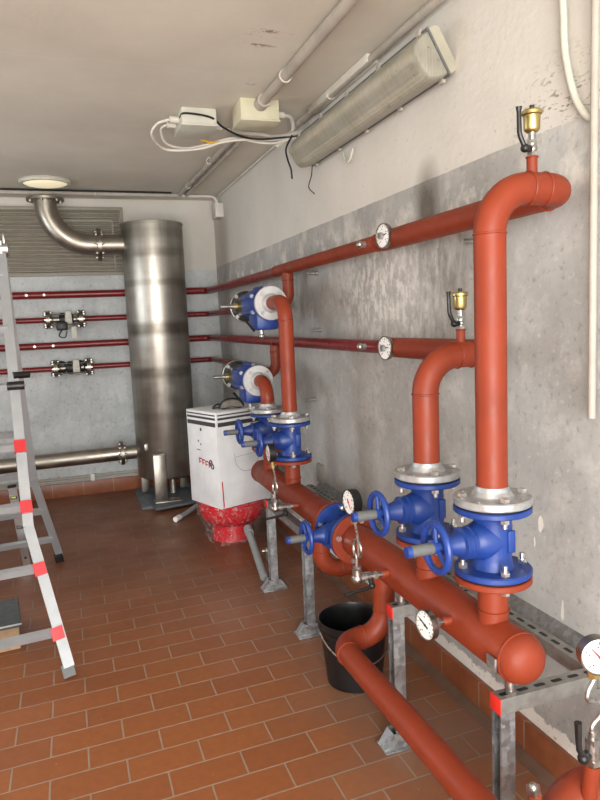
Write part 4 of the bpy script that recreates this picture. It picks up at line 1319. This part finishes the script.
# round lamp on the ceiling
cl = thing('ceiling_lamp', 'round cream flush lamp on the ceiling above the steel elbow', 'light', (-.07, 5.95, 2.75))
part('rim', MB().lathe([(.17, 0), (.197, 0), (.205, -.012), (.195, -.03), (.17, -.03)], (-.07, 5.95, 2.81), seg=44), M['jbox'], cl)
part('glass', MB().lathe([(0, -.044), (.10, -.041), (.15, -.033), (.172, -.022), (.172, -.004), (0, -.004)], (-.07, 5.95, 2.81), seg=44), M['lamp'], cl)

# white conduit and hanging hose at the right edge
vcnd = thing('vertical_conduit', 'off-white vertical conduit with a cut end down the right wall', 'conduit', (1.43, 1.565, 1.27))
part('tube', MB().sweep([(1.44, 1.565, 2.80), (1.44, 1.565, 1.275)], .0108, 18), M['conduit'], vcnd)
solo('hanging_cable', MB().sweep(spline([(1.452, 1.74, 2.79), (1.452, 1.708, 2.5), (1.452, 1.697, 2.35), (1.452, 1.66, 2.22), (1.452, 1.615, 2.15), (1.452, 1.575, 2.125)]), .011, 12), M['jbox'], 'grey hose hanging in a curve to the white vertical conduit at the right edge', 'cable')

# wall socket blank and stubs of anchors
ws = thing('socket_plate', 'small grey blank socket plate low on the right wall behind the far manifold', 'socket', (1.46, 3.93, .6))
part('plate', MB().box((1.452, 3.88, .56), (1.472, 3.985, .68), .004), M['greyplaster'], ws)
part('lid', MB().box((1.446, 3.895, .575), (1.453, 3.97, .665), .004), M['greyplaster'], ws)
for (y, z, lab) in ((3.86, 1.876, 'steel anchor stub in the right wall just under the upper wall pipe'),
                    (3.84, 1.532, 'steel anchor stub in the right wall just above the lower wall pipe'),
                    (3.98, 1.092, 'steel anchor stub in the right wall level with the far riser flange'),
                    (2.17, 1.86, 'steel anchor stub just left of the tallest riser below its bend')):
    solo('anchor_stub', MB().cyl((1.474, y, z), (1.40, y, z), .009, seg=12).hexa((1.465, y, z), (1.455, y, z), .015), M['zinc'], lab, 'anchor', (1.435, y, z), 'anchor stubs in the right wall')

# ------------------------------------------------------------------ camera
f_, yaw, pitch, roll = 668.56, .329132, .119373, .0435249
cy, sy, cp_, sp_, cr, sr = math.cos(yaw), math.sin(yaw), math.cos(pitch), math.sin(pitch), math.cos(roll), math.sin(roll)
fw = V((sy * cp_, cy * cp_, -sp_)); rt = V((cy, -sy, 0)); dn = fw.cross(rt)
r2 = rt * cr + dn * sr; d2 = dn * cr - rt * sr
cam = bpy.data.cameras.new('camera'); co = bpy.data.objects.new('camera', cam); COL.objects.link(co)
cam.sensor_fit = 'HORIZONTAL'; cam.sensor_width = 36; cam.lens = f_ / 600 * 36
cam.clip_start = .02
mw = Matrix((r2, -d2, -fw)).transposed().to_4x4(); mw.translation = V((0, 0, 1.6))
co.matrix_world = mw
S.camera = co

# ------------------------------------------------------------------ light
# sunlit yard outside the wide doorway behind the viewer; its bounce lights the ceiling
struct('ground_outside', MB().box((-9, YR - 12, -.12), (8, YR - .1, -.02)), M['yard'])
w = bpy.data.worlds.new('sky'); S.world = w; w.use_nodes = True
w.node_tree.nodes['Background'].inputs[0].default_value = (.80, .90, 1, 1)
w.node_tree.nodes['Background'].inputs[1].default_value = SKY
su = bpy.data.lights.new('sun', 'SUN'); su.energy = SUN; su.angle = R(.6); su.color = (1, .97, .92)
so_ = bpy.data.objects.new('sun', su); COL.objects.link(so_)
so_.rotation_euler = V((-.45, -.25, -.85)).to_track_quat('-Z', 'Y').to_euler()
def area(name, loc, aim, sx, sy_, power, col):
    l = bpy.data.lights.new(name, 'AREA'); l.shape = 'RECTANGLE'; l.size = sx; l.size_y = sy_; l.energy = power; l.color = col
    o = bpy.data.objects.new(name, l); COL.objects.link(o)
    o.location = loc
    o.rotation_euler = (V(aim) - V(loc)).to_track_quat('-Z', 'Y').to_euler()
    return o
# open daylight through the doorway
area('doorway_daylight', (-.45, YR - .3, 1.35), (-.2, 3, 1.2), 2.6, 2.2, DAY, (1, .99, .965))
area('added_window_fill', (XL - .25, 4.5, 1.75), (XW, 4.6, 1.3), 1.5, 1.0, WIN_FILL, (.93, .97, 1))  # added fill light for the far end, behind the made-up window
S.cycles.max_bounces = 12; S.cycles.diffuse_bounces = 8
S.view_settings.view_transform = 'Standard'; S.view_settings.look = 'None'
S.view_settings.gamma = 1.0; S.view_settings.exposure = 0.08
S.view_settings.use_curve_mapping = False
